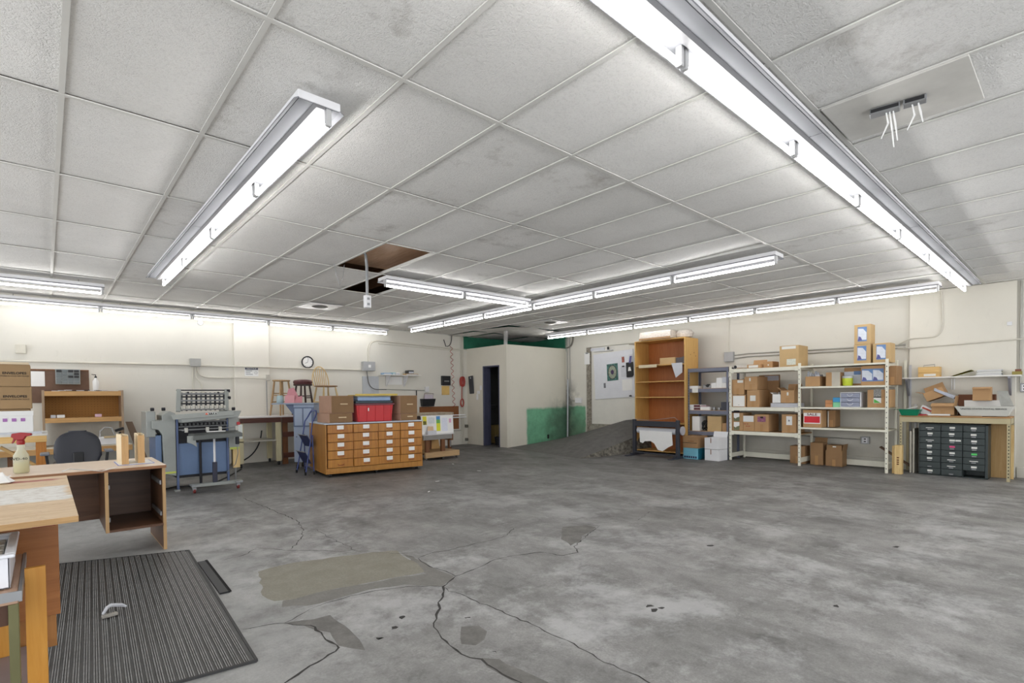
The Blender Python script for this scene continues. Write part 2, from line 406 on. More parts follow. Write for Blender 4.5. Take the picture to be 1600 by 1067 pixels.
# closet
T = .1
mb = MB().box(8.0, 8.0+T, 9.08, 9.34, 0, 2.41).box(8.0, 8.0+T, 9.95, YA, 0, 2.41).box(8.0, 8.0+T, 9.34, 9.95, 1.94, 2.41)
struct('wall_closet_side', mb, wall_mat('cream_closet_side', (224, 219, 205), (), .25))
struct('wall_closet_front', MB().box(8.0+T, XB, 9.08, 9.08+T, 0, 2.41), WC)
struct('added_closet_lid', MB().box(8.0+T, XB, 9.08+T, YA, 2.36, 2.40), mat('dark_added_lid', (70, 66, 62), .9))  # unseen lid added to keep light out of the closet
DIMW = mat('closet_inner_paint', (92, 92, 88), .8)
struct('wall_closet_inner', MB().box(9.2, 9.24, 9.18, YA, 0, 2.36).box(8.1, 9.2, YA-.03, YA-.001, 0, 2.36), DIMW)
FR = mat('navy_door_frame', (74, 76, 98), .5, var=.1)
struct('door_1', MB().box(7.985, 8.0+T+.01, 9.905, 9.95, 0, 1.94).box(8.11, 8.20, 9.905, 9.95, 0, 1.94).box(7.985, 8.11, 9.34, 9.36, 0, 1.94).box(7.985, 8.11, 9.36, 9.905, 1.91, 1.94), FR, bev=.003)

# --- ceiling: lay-in tiles on a 0.61 x 1.22 grid
GX, GY = .096, 1.007
def tile_mat():
    k = NB('ceiling_tile')
    a = k.n.new('ShaderNodeAttribute'); a.attribute_name = 'tint'
    sep = k.n.new('ShaderNodeSeparateXYZ'); k.l.new(a.outputs['Vector'], sep.inputs[0])
    worm = k.noise(k.mapc((1, 1, 1)), 75, 2, .5, 1.2); g = k.noise(k.co, 1.1, 5, .7, .5); pore = k.noise(k.co, 160, 2)
    c = k.mix(k.ramp(g, .35, .7), rgb(246, 245, 242), rgb(236, 235, 232))
    c = k.mix(k.math('MULTIPLY', sep.outputs[0], .2), c, rgb(158, 155, 150))
    c = k.mix(k.math('MULTIPLY', k.ramp(k.noise(k.co, 2.2, 7, .75), .54, .74), k.math('MULTIPLY', sep.outputs[1], .6)), c, rgb(142, 134, 122))
    c = k.mix(k.ramp(worm, .50, .66, 0, .16), c, rgb(160, 158, 154))
    k.col(c); k.b.inputs['Roughness'].default_value = .9; k.b.inputs['Specular IOR Level'].default_value = .1
    k.bump(k.math('ADD', k.math('MULTIPLY', worm, .8), k.math('MULTIPLY', pore, .3)), .8, .008)
    return k.m
def ceiling():
    rnd = random.Random(3); mb = MB(); tint = []
    holes = {(4, 3), (5, 4)}
    for i in range(-6, 17):
        for j in range(-4, 8):
            x0, y0 = GX+.61*i, GY+1.22*j; x1, y1 = x0+.61, y0+1.22
            if (i, j) in holes: continue
            x0 += .003; y0 += .003; x1 = min(x1, XB)-.003; y1 = min(y1, YA)-.003
            if x1 <= x0 or y1 <= y0: continue
            sag = rnd.choice([0, 0, .004, .006, .012, .002]); z = CZ+.006
            tl = [rnd.uniform(0, .004) for _ in range(4)]
            if (i, j) == (8, 1): sag = 0; tl = [.0, .03, .0, .0]
            if (i, j) in ((7, 2), (6, 2)): sag = .022
            if i >= 12 and j >= 6: sag = .05*rnd.random(); tl = [rnd.uniform(-.05, 0) for _ in range(4)]
            n = 4; V = []
            for a in range(n+1):
                row = []
                for b in range(n+1):
                    u, v = a/n, b/n
                    zz = z-sag*16*u*(1-u)*v*(1-v)+tl[0]*(1-u)*(1-v)+tl[1]*u*(1-v)+tl[2]*u*v+tl[3]*(1-u)*v
                    row.append(mb.b.verts.new((x0+(x1-x0)*u, y0+(y1-y0)*v, zz)))
                V.append(row)
            t = (rnd.random(), 1.0 if rnd.random() < .3 else .15)
            for a in range(n):
                for b in range(n):
                    mb.b.faces.new((V[a][b], V[a][b+1], V[a+1][b+1], V[a+1][b])); tint.append(t)
    me = bpy.data.meshes.new('ceiling'); mb.b.to_mesh(me); mb.b.free()
    at = me.attributes.new('tint', 'FLOAT_VECTOR', 'FACE')
    for n, t in enumerate(tint): at.data[n].vector = (t[0], t[1], 0)
    for p in me.polygons: p.use_smooth = True
    me.materials.append(tile_mat())
    o = bpy.data.objects.new('ceiling', me); COL.objects.link(o); o['kind'] = 'structure'
    # T-bar grid
    g = MB()
    for i in range(-6, 18):
        x = GX+.61*i
        if x < XB: g.box(x-.012, x+.012, -3.8, YA, CZ-.004, CZ+.002); g.box(x-.0015, x+.0015, -3.8, YA, CZ+.002, CZ+.035)
    for j in range(-3, 9):
        y = GY+1.22*j
        if y < YA: g.box(-3.5, XB, y-.012, y+.012, CZ-.005, CZ+.001)
    g.box(XB-.02, XB, -3.8, YA, CZ-.004, CZ+.002).box(-3.5, XB, YA-.02, YA, CZ-.004, CZ+.002)
    struct('ceiling_grid', g, mat('white_tee_bar', (216, 215, 210), .5, var=.05, scale=3))
    struct('roof_deck', MB().box(-4, XB+.2, -4.2, YA+.2, 3.2, 3.25), wood('brown_roof_deck', (120, 84, 58), (150, 110, 80), 'x', .7))
    # joist faces beside the open bay
    struct('roof_joist', MB().box(2.3, 2.36, 3, 7.8, 2.93, 3.2).box(3.9, 3.96, 3, 7.8, 2.93, 3.2), wood('joist_wood', (110, 76, 50), (134, 96, 66), 'y', .7))
    struct('roof_panel', MB().box(2.36, 3.9, 4.4, 6.2, 2.88, 2.90), wood('tan_hatch_board', (196, 152, 116), (222, 188, 156), 'y', .6))
    return o
ceiling()

# ================================================================= LIGHTS
TUBEM = emis('lit_tube', (1.0, .985, .97, 1), TUBE)
ENAMEL = mat('white_enamel', (232, 232, 234), .3, var=.02)
ENAMEL3 = mat('reflector_enamel', (134, 135, 139), .9, var=.02, spec=.05)
ENAMEL2 = mat('strip_channel', (120, 120, 122), .4, var=.04)  # shade of the channel ridge put into this grey; sink basin shares it
HOLD = mat('lamp_holder_plastic', (190, 190, 190), .5)
def strip_light(label, x, y, L, axis, flip=1, group='fluorescent strip lights'):
    """one housing with its 4 ft tubes end to end; local x runs along the light"""
    t = thing('strip_light', label, 'ceiling light', (x, y, CZ), 0 if axis == 'x' else PI/2, group)
    h = MB()
    h.box(0, L, -.105, .105, -.085, -.045)
    h.build('housing', ENAMEL, t, bev=.002)
    r = MB().box(.004, L-.004, -.1005, .1005, -.0885, -.0853)
    for s in (-1, 1):
        r._add([(0, s*.10, -.085), (L, s*.10, -.085), (L, s*.122, -.098), (0, s*.122, -.098), (0, s*.103, -.082), (L, s*.103, -.082), (L, s*.125, -.095), (0, s*.125, -.095)],
               [(0, 1, 2, 3), (4, 5, 6, 7), (0, 1, 5, 4), (2, 3, 7, 6), (0, 3, 7, 4), (1, 2, 6, 5)])
    r.build('reflector', ENAMEL3, t)
    MB().prism([(-.032, -.086), (-.018, -.103), (.018, -.103), (.032, -.086)], .0, L, 'x').build('channel_cover', ENAMEL2, t)
    n = round(L/1.222)
    for i in range(n):
        a = i*1.222
        MB().cone((a+.035, flip*.048, -.158), (a+1.187, flip*.048, -.158), .0127, n=10).build('tube', TUBEM, t)
        for e in (a+.006, a+1.190):
            MB().box(e, e+.024, flip*.048-.014, flip*.048+.014, -.170, -.086).build('lamp_holder', HOLD, t, bev=.003)
    for e in (.25, L-.25):
        MB().cone((e, 0, -.046), (e, 0, -.003), .004, n=6).build('hanger_rod', STEEL, t)
    return t
T2 = 2.444
# long right-hand row (runs along x)
names = ['nearest the camera', 'second from the near end', 'third from the near end', 'last, ending by the right wall']
for i, (x0, n) in enumerate(((.79, 2), (3.234, 2), (5.678, 2), (8.12, 1))):
    strip_light('white fluorescent strip in the long right row, '+names[i], x0, 1.105, 1.222*n, 'x', 1)
# short left row (runs along y)
strip_light('white fluorescent strip of the left pair, near half with the end cap', 1.04, 2.55, T2, 'y', -1)
strip_light('white fluorescent strip of the left pair, far half', 1.04, 4.995, T2, 'y', -1)
for i, nm in enumerate(['near end', 'middle', 'far end']):
    strip_light('white fluorescent strip across the room middle, '+nm+' of its row', 5.78, 2.2+i*T2, T2, 'y', 1)
for i, nm in enumerate(['right end over the postal tray side', 'middle over the cream shelving', 'left end by the closet']):
    strip_light('white fluorescent strip along the right wall, '+nm, 9.03, 1.37+i*T2, T2, 'y', 1)
for i, (x0, n, nm) in enumerate([(-.55, 1, 'leftmost, cut by the frame'), (.67, 2, 'above the folding machine'), (3.114, 2, 'right end above the wall clock')]):
    strip_light('white fluorescent strip along the left wall, '+nm, x0, 10.24, 1.222*n, 'x', -1)
strip_light('single white fluorescent strip at left edge, in front of the wall row', -.62, 8.55, 1.222, 'x', -1)
strip_light('white double fluorescent strip beside the missing ceiling tiles', 3.12, 5.84, T2, 'x', -1)
# unseen strips added behind the camera to light the near floor
strip_light('added white fluorescent strip behind the camera, left', -1.2, -1.6, T2, 'x', 1)
strip_light('added white fluorescent strip behind the camera, right', 3.2, -1.2, T2, 'x', 1)
# ================================================================= RIGHT WALL
ROTB = -PI/2      # local -Y looks into the room (world -X); local +X runs to the right in the photo (world -Y)
SW = mat('cream_shelf_metal', (232, 230, 214), .45, var=.03)
HOLE = mat('slot_shadow', (40, 38, 36), .9)
BOARD = mat('shelf_board', (186, 150, 108), .8, var=.12)
def post(mb, x, y, z1, w=.036, d=.036):
    mb.box(x, x+w, y, y+.003, 0, z1).box(x if x < .5 else x+w-.003, x+.003 if x < .5 else x+w, y, y+d, 0, z1)
def slots(par, x, y, z0, z1, step=.076):
    mb = MB(); z = z0
    while z < z1: mb.box(x-.005, x+.005, y-.0012, y, z, z+.016); z += step
    o = mb.build('post_slots', HOLE, par); o['kind'] = 'stuff'
def cream_unit(label, y_left, W, shelves, beamh, xf=9.27, D=.60, z1=1.70, left_post=True, bottom=True):
    t = thing('shelving_unit', label, 'shelves', (xf, y_left, 0), ROTB, 'cream boltless shelving')
    for px in ([0] if left_post else [])+[W-.036]:
        for py in (0, D-.036):
            m = MB().box(px, px+.036, py, py+.036, 0, z1); o = m.build('post', SW, t, bev=.003)
        slots(t, px+.018, 0, .06, z1-.05)
    for z in shelves:
        MB().box(.036 if left_post else -.002, W-.036, .002, .022, z-beamh, z).build('shelf_beam', SW, t, bev=.002)
        MB().box(.036, W-.036, D-.03, D-.012, z-beamh, z).build('shelf_beam', SW, t, bev=.002)
        MB().box(.01, W-.01, .022, D-.03, z-.022, z-.004).build('shelf_board', BOARD if beamh > .04 else mat('cream_board', (206, 200, 180), .6, var=.06), t)
    for px in ([0] if left_post else [])+[W-.036]:
        for zz in ((.05, .13),)+tuple((z-.06, z-.01) for z in shelves[-1:]):
            MB().box(px+.012, px+.024, .036, D-.036, zz[0], zz[1]).build('side_brace', SW, t)
    if bottom: MB().box(.0, W-.036, D-.03, D-.01, .02, .11).build('rear_beam', SW, t)
    if beamh > .04:
        for z in shelves:
            for px in (.036, W-.036-.05): MB().box(px, px+.05, -.004, .002, z-beamh-.012, z+.004).build('beam_clip', SW, t, bev=.002)
    return t
U1 = cream_unit('cream boltless shelving unit, left one, full of brown boxes', 4.40, 1.20, (.535, .965, 1.65), .062)
U2 = cream_unit('cream boltless shelving unit, right one, with the red sale sign box', 3.20, 1.20, (.642, .975, 1.311, 1.65), .028, left_post=False)
# --- cardboard box builder; the box stands with its front face towards local -Y
def cbox(label, loc, rz, w, d, h, m=CARD, cat='box', name='cardboard_box', group=None, tape=True, flaps=0, marks=(), lid=None):
    t = thing(name, label, cat, loc, rz, group)
    mb = MB(); k = .004
    if flaps:
        mb.box(0, w, 0, k, 0, h).box(0, w, d-k, d, 0, h).box(0, k, k, d-k, 0, h).box(w-k, w, k, d-k, 0, h).box(0, w, 0, d, 0, k)
        mb.build('body', m, t)
        fl = d*.42
        if flaps & 1:   # front flap out
            MB().sheet([(0, 0, h), (w, 0, h), (w, -fl*.72, h-fl*.35), (0, -fl*.72, h-fl*.35)], .004).build('flap', m, t)
        if flaps & 2:   # back flap up
            MB().sheet([(0, d-.004, h), (w, d-.004, h), (w, d+fl*.25, h+fl*.8), (0, d+fl*.25, h+fl*.8)], .004).build('flap', m, t)
        if flaps & 4:   # left flap
            MB().sheet([(0, 0, h), (0, d, h), (-w*.3, d, h+w*.22), (-w*.3, 0, h+w*.22)], .004).build('flap', m, t)
        if flaps & 8:   # right flap up
            MB().sheet([(w, 0, h), (w, d, h), (w+w*.06, d, h+w*.42), (w+w*.06, 0, h+w*.42)], .004).build('flap', m, t)
    else:
        mb.box(0, w, 0, d, 0, h).build('body', m, t, bev=.003)
        MB().box(.001, w-.001, d/2-.0015, d/2+.0015, h, h+.0008).build('lid_seam', mat('box_seam', (120, 88, 56), .9), t)
    if tape: MB().box(w/2-.024, w/2+.024, -.0012, 0, 0, h*.42).build('tape', TAPE, t)
    for q in marks:
        u0, u1, v0, v1, mm = q[:5]
        MB().box(w*u0, w*u1, -.0022, -.0002, h*v0, h*v1).build(q[5] if len(q) > 5 else 'paper_label', mm, t)
    return t
def bb(label, yl, yr, z0, z1, d, xf=9.33, **k):
    return cbox(label, (xf, yl, z0), ROTB, yl-yr, d, z1-z0, **k)
LAB = mat('label_stock', (228, 228, 222), .7, var=.05)
# unit 1 top
t = bb('small open brown carton with a torn white label, on left cream shelf top', 4.10, 3.865, 1.652, 1.72, .26, flaps=2, tape=False, marks=[(.12, .82, .15, .8, LAB)])
bb('small flat-lidded brown carton behind the torn-label carton on shelf top', 3.86, 3.70, 1.652, 1.765, .28, xf=9.42, m=CARD, marks=[(.5, .62, .35, .55, LAB)], tape=False)
bb('large pale brown box alone on the left cream shelf top', 3.549, 3.246, 1.652, 2.006, .42, m=CARD2, tape=False, marks=[(.12, .85, .84, .97, LAB), (.38, .85, .08, .36, mat('parcel_label', (214, 218, 206), .7, var=.15, scale=40))])
t = thing('cardboard_tube', 'white rolled tube lying end-on at left end of shelf top', 'tube', (9.30, 4.30, 1.72)); 
MB().cone((0, 0, 0), (.45, 0, 0), .033, n=16, caps=False).cone((.0, 0, 0), (.45, 0, 0), .029, n=16, caps=False).build('wall', PAPER, t, smooth=True)
MB().cone((.01, 0, 0), (.015, 0, 0), .029, n=16).build('core', BLACK, t); t.location.z = 1.652+.0345
# unit 1 middle shelf
Z = .967
bb('brown box with white label stuck on top-right, upper left of left shelving', 4.382, 4.155, 1.19, 1.462, .38, marks=[(.48, .93, .78, .95, LAB)])
bb('brown box showing a large white framed sheet, under the white-label box', 4.382, 4.126, Z, 1.185, .4, marks=[(.1, .93, .04, .92, PAPER, 'framed_sheet'), (.5, .56, .16, .2, INK, 'printed_mark')], tape=False)
bb('brown carton stacked on the tear-flap carton, left shelving middle shelf', 4.149, 3.924, 1.272, 1.507, .44, marks=[(.38, .5, .66, .9, LAB)])
bb('brown carton with square white label on left shelving middle shelf', 4.103, 3.891, Z, 1.268, .42, marks=[(.27, .72, .36, .68, LAB)])
bb('tall dark brown box standing behind the stacked cartons', 4.08, 3.73, Z, 1.54, .06, xf=9.775, m=CARD3, marks=[(.3, 1.0, .82, .97, mat('grey_label', (170, 170, 176), .8))])
t = thing('paper_stack', 'flat stack of grey sheets beneath the open carton', 'paper', (9.31, 3.69, Z), ROTB)
for i in range(7): MB().box(.0+.004*(i % 3), .44-.003*(i % 2), .0+.003*((i*2) % 3), .3, i*.010, i*.010+.009).build('sheet_ream', PAPER2, t)
t = bb('white lidded carton stuffed with papers beside the open carton', 3.664, 3.534, 1.04, 1.19, .26, m=PAPER, tape=False, flaps=4)
for i in range(4): MB().sheet([(.01+.02*i, .03, .12), (.09+.01*i, .02, .15+.008*i), (.10, .2, .17), (.02, .2, .16+.01*i)], .002).build('loose_paper', PAPER2, t)
bb('open-topped brown carton with upright flaps, right end of left shelving', 3.528, 3.314, 1.04, 1.254, .32, flaps=2+8+4, marks=[(.45, .58, .6, .85, LAB)])
# unit 1 lower shelf
Z = .538
GRN = mat('garden_photo_print', (112, 116, 88), .7, var=.4, scale=50)
for z0, nm in ((.70, 'upper'), (Z, 'lower')):
    t = bb('small brown box with white and green photo label, %s of the pair' % nm, 4.392, 4.172, z0, z0+.160, .36, tape=False, group='photo label boxes')
    MB().box(.055, .155, -.002, 0, .01, .10).build('photo_label', GRN, t)
    MB().prism([(.052, .165-.01), (.052, .075), (.09, .055), (.105, .075), (.155, .09), (.155, .155)], -.003, -.0005, 'y').build('torn_paper', PAPER, t)
t = bb('long brown box with white sheet and faint red lettering', 4.168, 3.972, Z, .815, .40, marks=[(.0, .93, .6, .98, PAPER)], tape=False)
for i, (a, b) in enumerate(((.01, .05), (.06, .09), (.045, .08), (.09, .12))): MB().box(a, b, -.0022, -.0002, (.12, .12, .08, .08)[i], (.134, .134, .094, .094)[i]).build('red_print', mat('red_print', (160, 84, 60), .8, var=.4, scale=90), t)
t = bb('brown box with a pink flower photo label', 3.968, 3.728, Z, .84, .44)
MB().box(.05, .19, -.002, 0, .17, .265).build('photo_label', mat('flower_photo', (150, 96, 122), .7, var=.55, scale=42), t)
MB().box(.10, .15, -.0025, 0, .235, .262).build('label_emblem', INK, t)
bb('single brown box with a white card label, right end of lower shelf', 3.512, 3.283, Z, .848, .38, marks=[(.32, .72, .42, .9, PAPER), (.47, .55, .62, .7, mat('blue_print', (120, 140, 190), .7), 'printed_mark')])
# on the floor under the shelving
bb('plain brown box on the floor behind the middle shelf post', 3.471, 3.236, 0, .299, .24, xf=9.58, m=CARD3)
bb('tall brown carton on the floor with folded flaps', 3.157, 2.965, 0, .37, .22, xf=9.6, flaps=2, m=CARD3)
t = bb('brown carton on the floor holding a second carton in its opening', 2.925, 2.682, 0, .26, .23, xf=9.6, m=CARD3, flaps=8)
MB().box(.01, .23, .012, .22, .19, .345).build('inner_carton', CARD3, t, bev=.003)
MB().box(.10, .15, .009, .012, .31, .33).build('paper_label', LAB, t)
# unit 2
bb('brown box with blue brochure label, topmost of three on the right shelving', 2.450, 2.236, 1.943, 2.246, .24, m=CARD2, tape=False, group='brochure label boxes')
bb('brown box with blue brochure label, under the topmost one', 2.455, 2.236, 1.652, 1.941, .27, m=CARD2, tape=False, group='brochure label boxes')
bb('brown box with blue brochure label, right of the stacked pair', 2.208, 1.985, 1.652, 1.941, .27, m=CARD2, tape=False, group='brochure label boxes')
BRW = mat('brochure_white', (220, 226, 236), .6, var=.08, scale=30)
BRB = mat('brochure_blue', (106, 140, 188), .6, var=.15)
BRP = mat('brochure_violet', (92, 92, 150), .6, var=.1)
def brochure(t, x0, x1, z0, z1, y=-.002):
    MB().box(x0, x1, y, 0, z0, z1).build('brochure_label', BRB, t)
    w_, h_ = x1-x0, z1-z0
    MB().prism([(x0+.04*w_, z0+.1*h_), (x1-.04*w_, z0+.1*h_), (x1-.04*w_, z0+.6*h_), (x0+.6*w_, z0+.86*h_), (x0+.04*w_, z0+.9*h_)], y-.0008, y, 'y').build('brochure_panel', BRW, t)
    MB().prism([(x0+.03*w_, z0+.04*h_), (x0+.5*w_, z0+.08*h_), (x0+.36*w_, z0+.3*h_), (x0+.12*w_, z0+.36*h_)], y-.0014, y-.0008, 'y').build('brochure_figure', BRP, t)
for o in [o for o in bpy.data.objects if o.get('group') == 'brochure label boxes']: brochure(o, .045, .165, .045, .265)
t = bb('low brown box of grey printed rolls, left on upper shelf', 3.145, 2.93, 1.313, 1.475, .30, tape=False)
for i in range(5):
    MB().cone((.02+.035*i, .05+.02*(i % 2), .10), (.028+.036*i, .07, .245-.02*(i % 3)), .016, n=10).build('paper_roll', mat('newsprint', (176, 180, 188), .8, var=.5, scale=60), t)
MB().box(.14, .20, .04, .2, .1, .19).build('paper_bundle', PAPER2, t)
bb('grey-fronted brown box left of the blue printed carton', 2.842, 2.64, 1.313, 1.53, .34, marks=[(.42, 1.0, .0, 1.0, mat('grey_front_sheet', (196, 190, 176), .7))], tape=False)
t = bb('box with white and blue printed front behind the lime tub', 2.632, 2.365, 1.313, 1.60, .36, xf=9.50, tape=False, marks=[(0, .5, .12, .78, BRW, 'printed_front'), (.5, .99, .12, .6, BRW, 'printed_front'), (.5, .99, .6, .8, BRB, 'printed_band')])
t = bb('box with two blue brochures side by side on upper shelf', 2.359, 2.06, 1.313, 1.61, .36, tape=False, m=CARD)
brochure(t, .01, .15, .06, .25); brochure(t, .15, .29, .06, .25)
t = thing('storage_tub', 'lime tub with a clear lid on the upper right shelf', 'tub', (9.33, 2.635, 1.313), ROTB)
MB().lathe([(.062, 0), (.07, .01), (.075, .115), (.075, .12)], 20, (.075, .08, 0)).build('body', mat('lime_plastic', (206, 222, 70), .4), t, smooth=True)
MB().lathe([(.079, .12), (.08, .15), (.07, .158), (.002, .16)], 20, (.075, .08, 0)).build('lid', glassy('clear_lid', (225, 232, 232), .75), t, smooth=True)
t = bb('brown boxes edge seen behind the right post of the right shelving', 2.03, 1.93, 1.313, 1.60, .34, xf=9.42, m=CARD3)
Z = .976
for k_, (a, b) in enumerate(((Z, 1.03), (1.032, 1.088))):
    bb('slim orange-brown card box, %s of two' % ('lower', 'upper')[k_], 2.85, 2.745, a, b, .2, m=mat('orange_card', (198, 142, 98), .8), tape=False, group='slim card boxes')
bb('mint green note block beneath the sky blue one', 2.741, 2.637, Z, 1.055, .11, m=mat('mint_paper', (140, 214, 168), .7), tape=False, name='note_block', cat='paper')
bb('sky blue note block on the mint green one', 2.741, 2.637, 1.057, 1.130, .11, m=mat('sky_paper', (74, 160, 214), .7), tape=False, name='note_block', cat='paper')
t = thing('drawer_tower', 'white plastic three-drawer desk organiser with clear drawers', 'organiser', (9.31, 2.634, Z), ROTB)
W_, D_, H_ = .278, .32, .234
MB().box(0, W_, 0, D_, H_-.014, H_).box(0, W_, 0, D_, 0, .012).box(0, .012, 0, D_, .012, H_-.014).box(W_-.012, W_, 0, D_, .012, H_-.014).box(0, W_, D_-.008, D_, .012, H_-.014).build('frame', mat('white_plastic', (226, 228, 234), .4), t, bev=.003)
for i in range(3):
    z0 = .014+i*.069
    d_ = MB().box(.014, W_-.014, -.006, -.001, z0, z0+.064).box(.014, W_-.014, .0, D_-.02, z0, z0+.004).build('drawer', glassy('smoky_drawer', (150, 156, 178), .85, .2), t, bev=.002)
    MB().tube([(.10+.0, -.008, z0+.05), (.11, -.02, z0+.03), (.139, -.024, z0+.022), (.168, -.02, z0+.03), (.178, -.008, z0+.05)], .004, 6).build('handle', mat('white_plastic', (226, 228, 234), .4), d_)
t = bb('brown box with grey and green label, right end of middle shelf', 2.274, 1.99, Z, 1.245, .32, marks=[(.28, .62, .25, .6, PAPER), (.28, .62, .55, 1.02, mat('halftone_print', (150, 150, 146), .8, var=.6, scale=70), 'printed_label')])
MB().prism([(.085, .07), (.17, .07), (.085, .13)], -.004, -.002, 'y').build('green_mark', mat('green_print', (96, 180, 84), .7), t)
t = bb('brown box with the red and white sale sign', 3.178, 2.900, .644, .928, .42, tape=False)
MB().box(.01, .262, -.003, 0, .06, .235).build('sign_card', PAPER, t)
MB().box(.02, .252, -.0045, -.003, .075, .18).build('sign_field', mat('sign_red', (214, 32, 48), .5, var=.03), t)
text('SALE', .056, mat('sign_ink', (110, 24, 40), .6), t, (.136, -.004, .208), FRONT, sx=1.3, bold=.001)
bb('dark brown box edge behind the sale box, with a white strip', 2.88, 2.77, .644, .92, .25, xf=9.55, m=CARD3, marks=[(.0, .14, 0, .95, LAB)])
# leaning plank behind right bay
t = thing('plank', 'dark brown board leaning behind the right shelving leg', 'board', (9.75, 2.20, 0), 0)
MB().bar((0, .0, .35), (.0, -.42, .06), .02, .10, (1, 0, 0)).build('board', mat('dark_board', (104, 80, 62), .8), t); t.location.z = 0
# --- grey steel shelving
GS = mat('slate_shelf_metal', (112, 116, 132), .45, .2, var=.05)
t = thing('shelving_unit', 'slate grey steel shelving unit between bookcase and cream shelves', 'shelves', (9.27, 5.215, 0), ROTB)
for px in (0, .765):
    for py in (0, .42): MB().box(px, px+.003, py, py+.035, 0, 1.70).box(px, px+.035, py+(.0 if py == 0 else .032), py+(.003 if py == 0 else .035), 0, 1.70).build('post', GS, t)
slots(t, .018, 0, .06, 1.66, .05)
for z in (.496, .893, 1.308, 1.695):
    MB().box(.004, .796, .004, .018, z-.068, z).box(.004, .796, .437, .45, z-.068, z).box(.004, .796, .018, .437, z-.012, z).build('shelf', GS, t, bev=.002)
    MB().box(.01, .79, .02, .43, z, z+.006).build('shelf_board', BOARD, t)
MB().box(.09, .21, -.003, .003, 1.235, 1.325).build('paper_tag', LAB, t)
def blk(label, yl, yr, z0, z1, d, m, name='carton', cat='box', xf=9.31, group=None, marks=()):
    return cbox(label, (xf, yl, z0), ROTB, yl-yr, d, z1-z0, m=m, tape=False, name=name, cat=cat, group=group, marks=marks)
Z = 1.315
blk('flat white box at the left of the grey upper shelf', 5.205, 5.03, Z, 1.366, .25, PAPER)
t = thing('tape_dispenser', 'small black and grey desk gadget beside the white boxes', 'desk tool', (9.36, 4.95, Z), ROTB)
MB().prism([(0, 0), (.13, 0), (.13, .03), (.05, .045), (.02, .07), (0, .07)], 0, .06, 'y').build('base', STEEL, t, bev=.003)
MB().cone((.09, -.002, .05), (.09, .062, .05), .03, n=16).build('roll', BLACK, t)
blk('small grey block left of the white boxes', 4.80, 4.768, Z, 1.372, .05, STEEL, 'metal_block', 'block')
blk('short white carton beside the tall white one', 4.762, 4.665, Z, 1.412, .12, PAPER)
blk('tall white carton on the grey upper shelf', 4.661, 4.555, Z, 1.505, .12, PAPER)
blk('small white carton, lower of two at the right', 4.551, 4.46, Z, 1.408, .12, PAPER)
blk('small white carton, upper of two at the right', 4.551, 4.46, 1.41, 1.515, .12, PAPER2)
Z = .90
RP = mat('dark_red_print', (96, 44, 52), .6, var=.5, scale=40)
for i in range(2): blk('flat white box with dark red print, %s of the pair' % ('lower', 'upper')[i], 5.206, 4.985, Z+.053*i, Z+.051+.053*i, .24, PAPER, group='red print boxes', marks=[(.42, 1, .1, .9, RP, 'printed_label')])
blk('flat white box with pink label beside the red print pair', 4.98, 4.79, Z, .962, .2, PAPER)
blk('dark framed pink box laid on the flat white box', 4.97, 4.86, .964, .99, .14, mat('pink_grey_box', (186, 160, 164), .6))
for i in range(2):
    t = thing('tin_can', 'small grey tin on the grey middle shelf, %s one' % ('left', 'right')[i], 'tin', (9.36, 4.73-.1*i, Z)); MB().lathe([(.03, 0), (.032, .004), (.032, .05), (.03, .055)], 14).build('body', STEEL, t, smooth=True)
t = thing('parts_bin', 'dark grey plastic bin at the right of the middle shelf', 'bin', (9.32, 4.576, Z), ROTB)
MB().prism([(0, 0), (.12, 0), (.12, .155), (.0, .155), (0, .05), (-.02, .045)], 0, .12, 'y').build('body', mat('charcoal_plastic', (62, 64, 74), .5), t, bev=.003)
Z = .503
t = blk('leaning white carton on the grey lower shelf', 5.15, 5.0, Z, .78, .25, PAPER); t.rotation_euler.y = R(0); 
t = thing('cable_bundle', 'dark tangle of cables beside the white carton', 'cables', (9.42, 4.95, Z+.02))
MB().tube([(.02*math.sin(i*1.7), .05*math.cos(i*1.1), .09+.09*math.sin(i*.9)) for i in range(22)], .009, 6).build('cables', BLACK, t)
blk('plain square brown box on the grey lower shelf', 4.839, 4.565, Z, .789, .32, CARD2)
blk('small brown box right of the square one', 4.55, 4.462, Z, .665, .25, CARD)
# --- tall bookcase
OAK = wood('honey_oak', (196, 152, 84), (212, 172, 104), 'z', .45)
OAKIN = wood('russet_board', (164, 96, 46), (178, 110, 58), 'z', .45)
t = thing('bookcase', 'tall honey wood bookcase with thin shelves', 'bookcase', (9.18, 6.37, 0), ROTB)
W_, D_, H_ = 1.15, .50, 2.31
MB().box(0, .02, 0, D_, 0, H_).build('side_panel', OAK, t, bev=.002)
MB().box(W_-.022, W_, 0, D_, 0, H_).build('side_panel', OAK, t, bev=.002)
MB().box(.02, W_-.022, 0, D_, H_-.02, H_).build('top_panel', OAK, t, bev=.002)
MB().box(.02, W_-.022, D_-.012, D_, 0, H_-.02).build('back_panel', OAKIN, t)
for z in (.05, .62, 1.14, 1.455, 1.785): MB().box(.02, W_-.022, .004, D_-.012, z, z+.02).build('shelf', OAK, t, bev=.002)
for x, z in ((.2, 1.98), (.34, 2.02), (.40, 1.96)):
    MB().cone((W_, x, z), (W_+.002, x, z), .008, n=10).build('bolt_hole', HOLE, t)
t = cbox('pale carton on the upper bookcase shelf', (9.22, 5.80, 1.806), ROTB, .34, .2, .13, m=CARD2, tape=False)
t = thing('paper_sheet', 'grey triangular sheet hanging off a bookcase shelf', 'paper', (9.185, 5.52, 1.80), ROTB)
MB().sheet([(0, -.004, .02), (.24, -.004, .02), (.24, -.006, -.17), (.10, -.006, -.27)], .002).build('sheet', PAPER2, t)
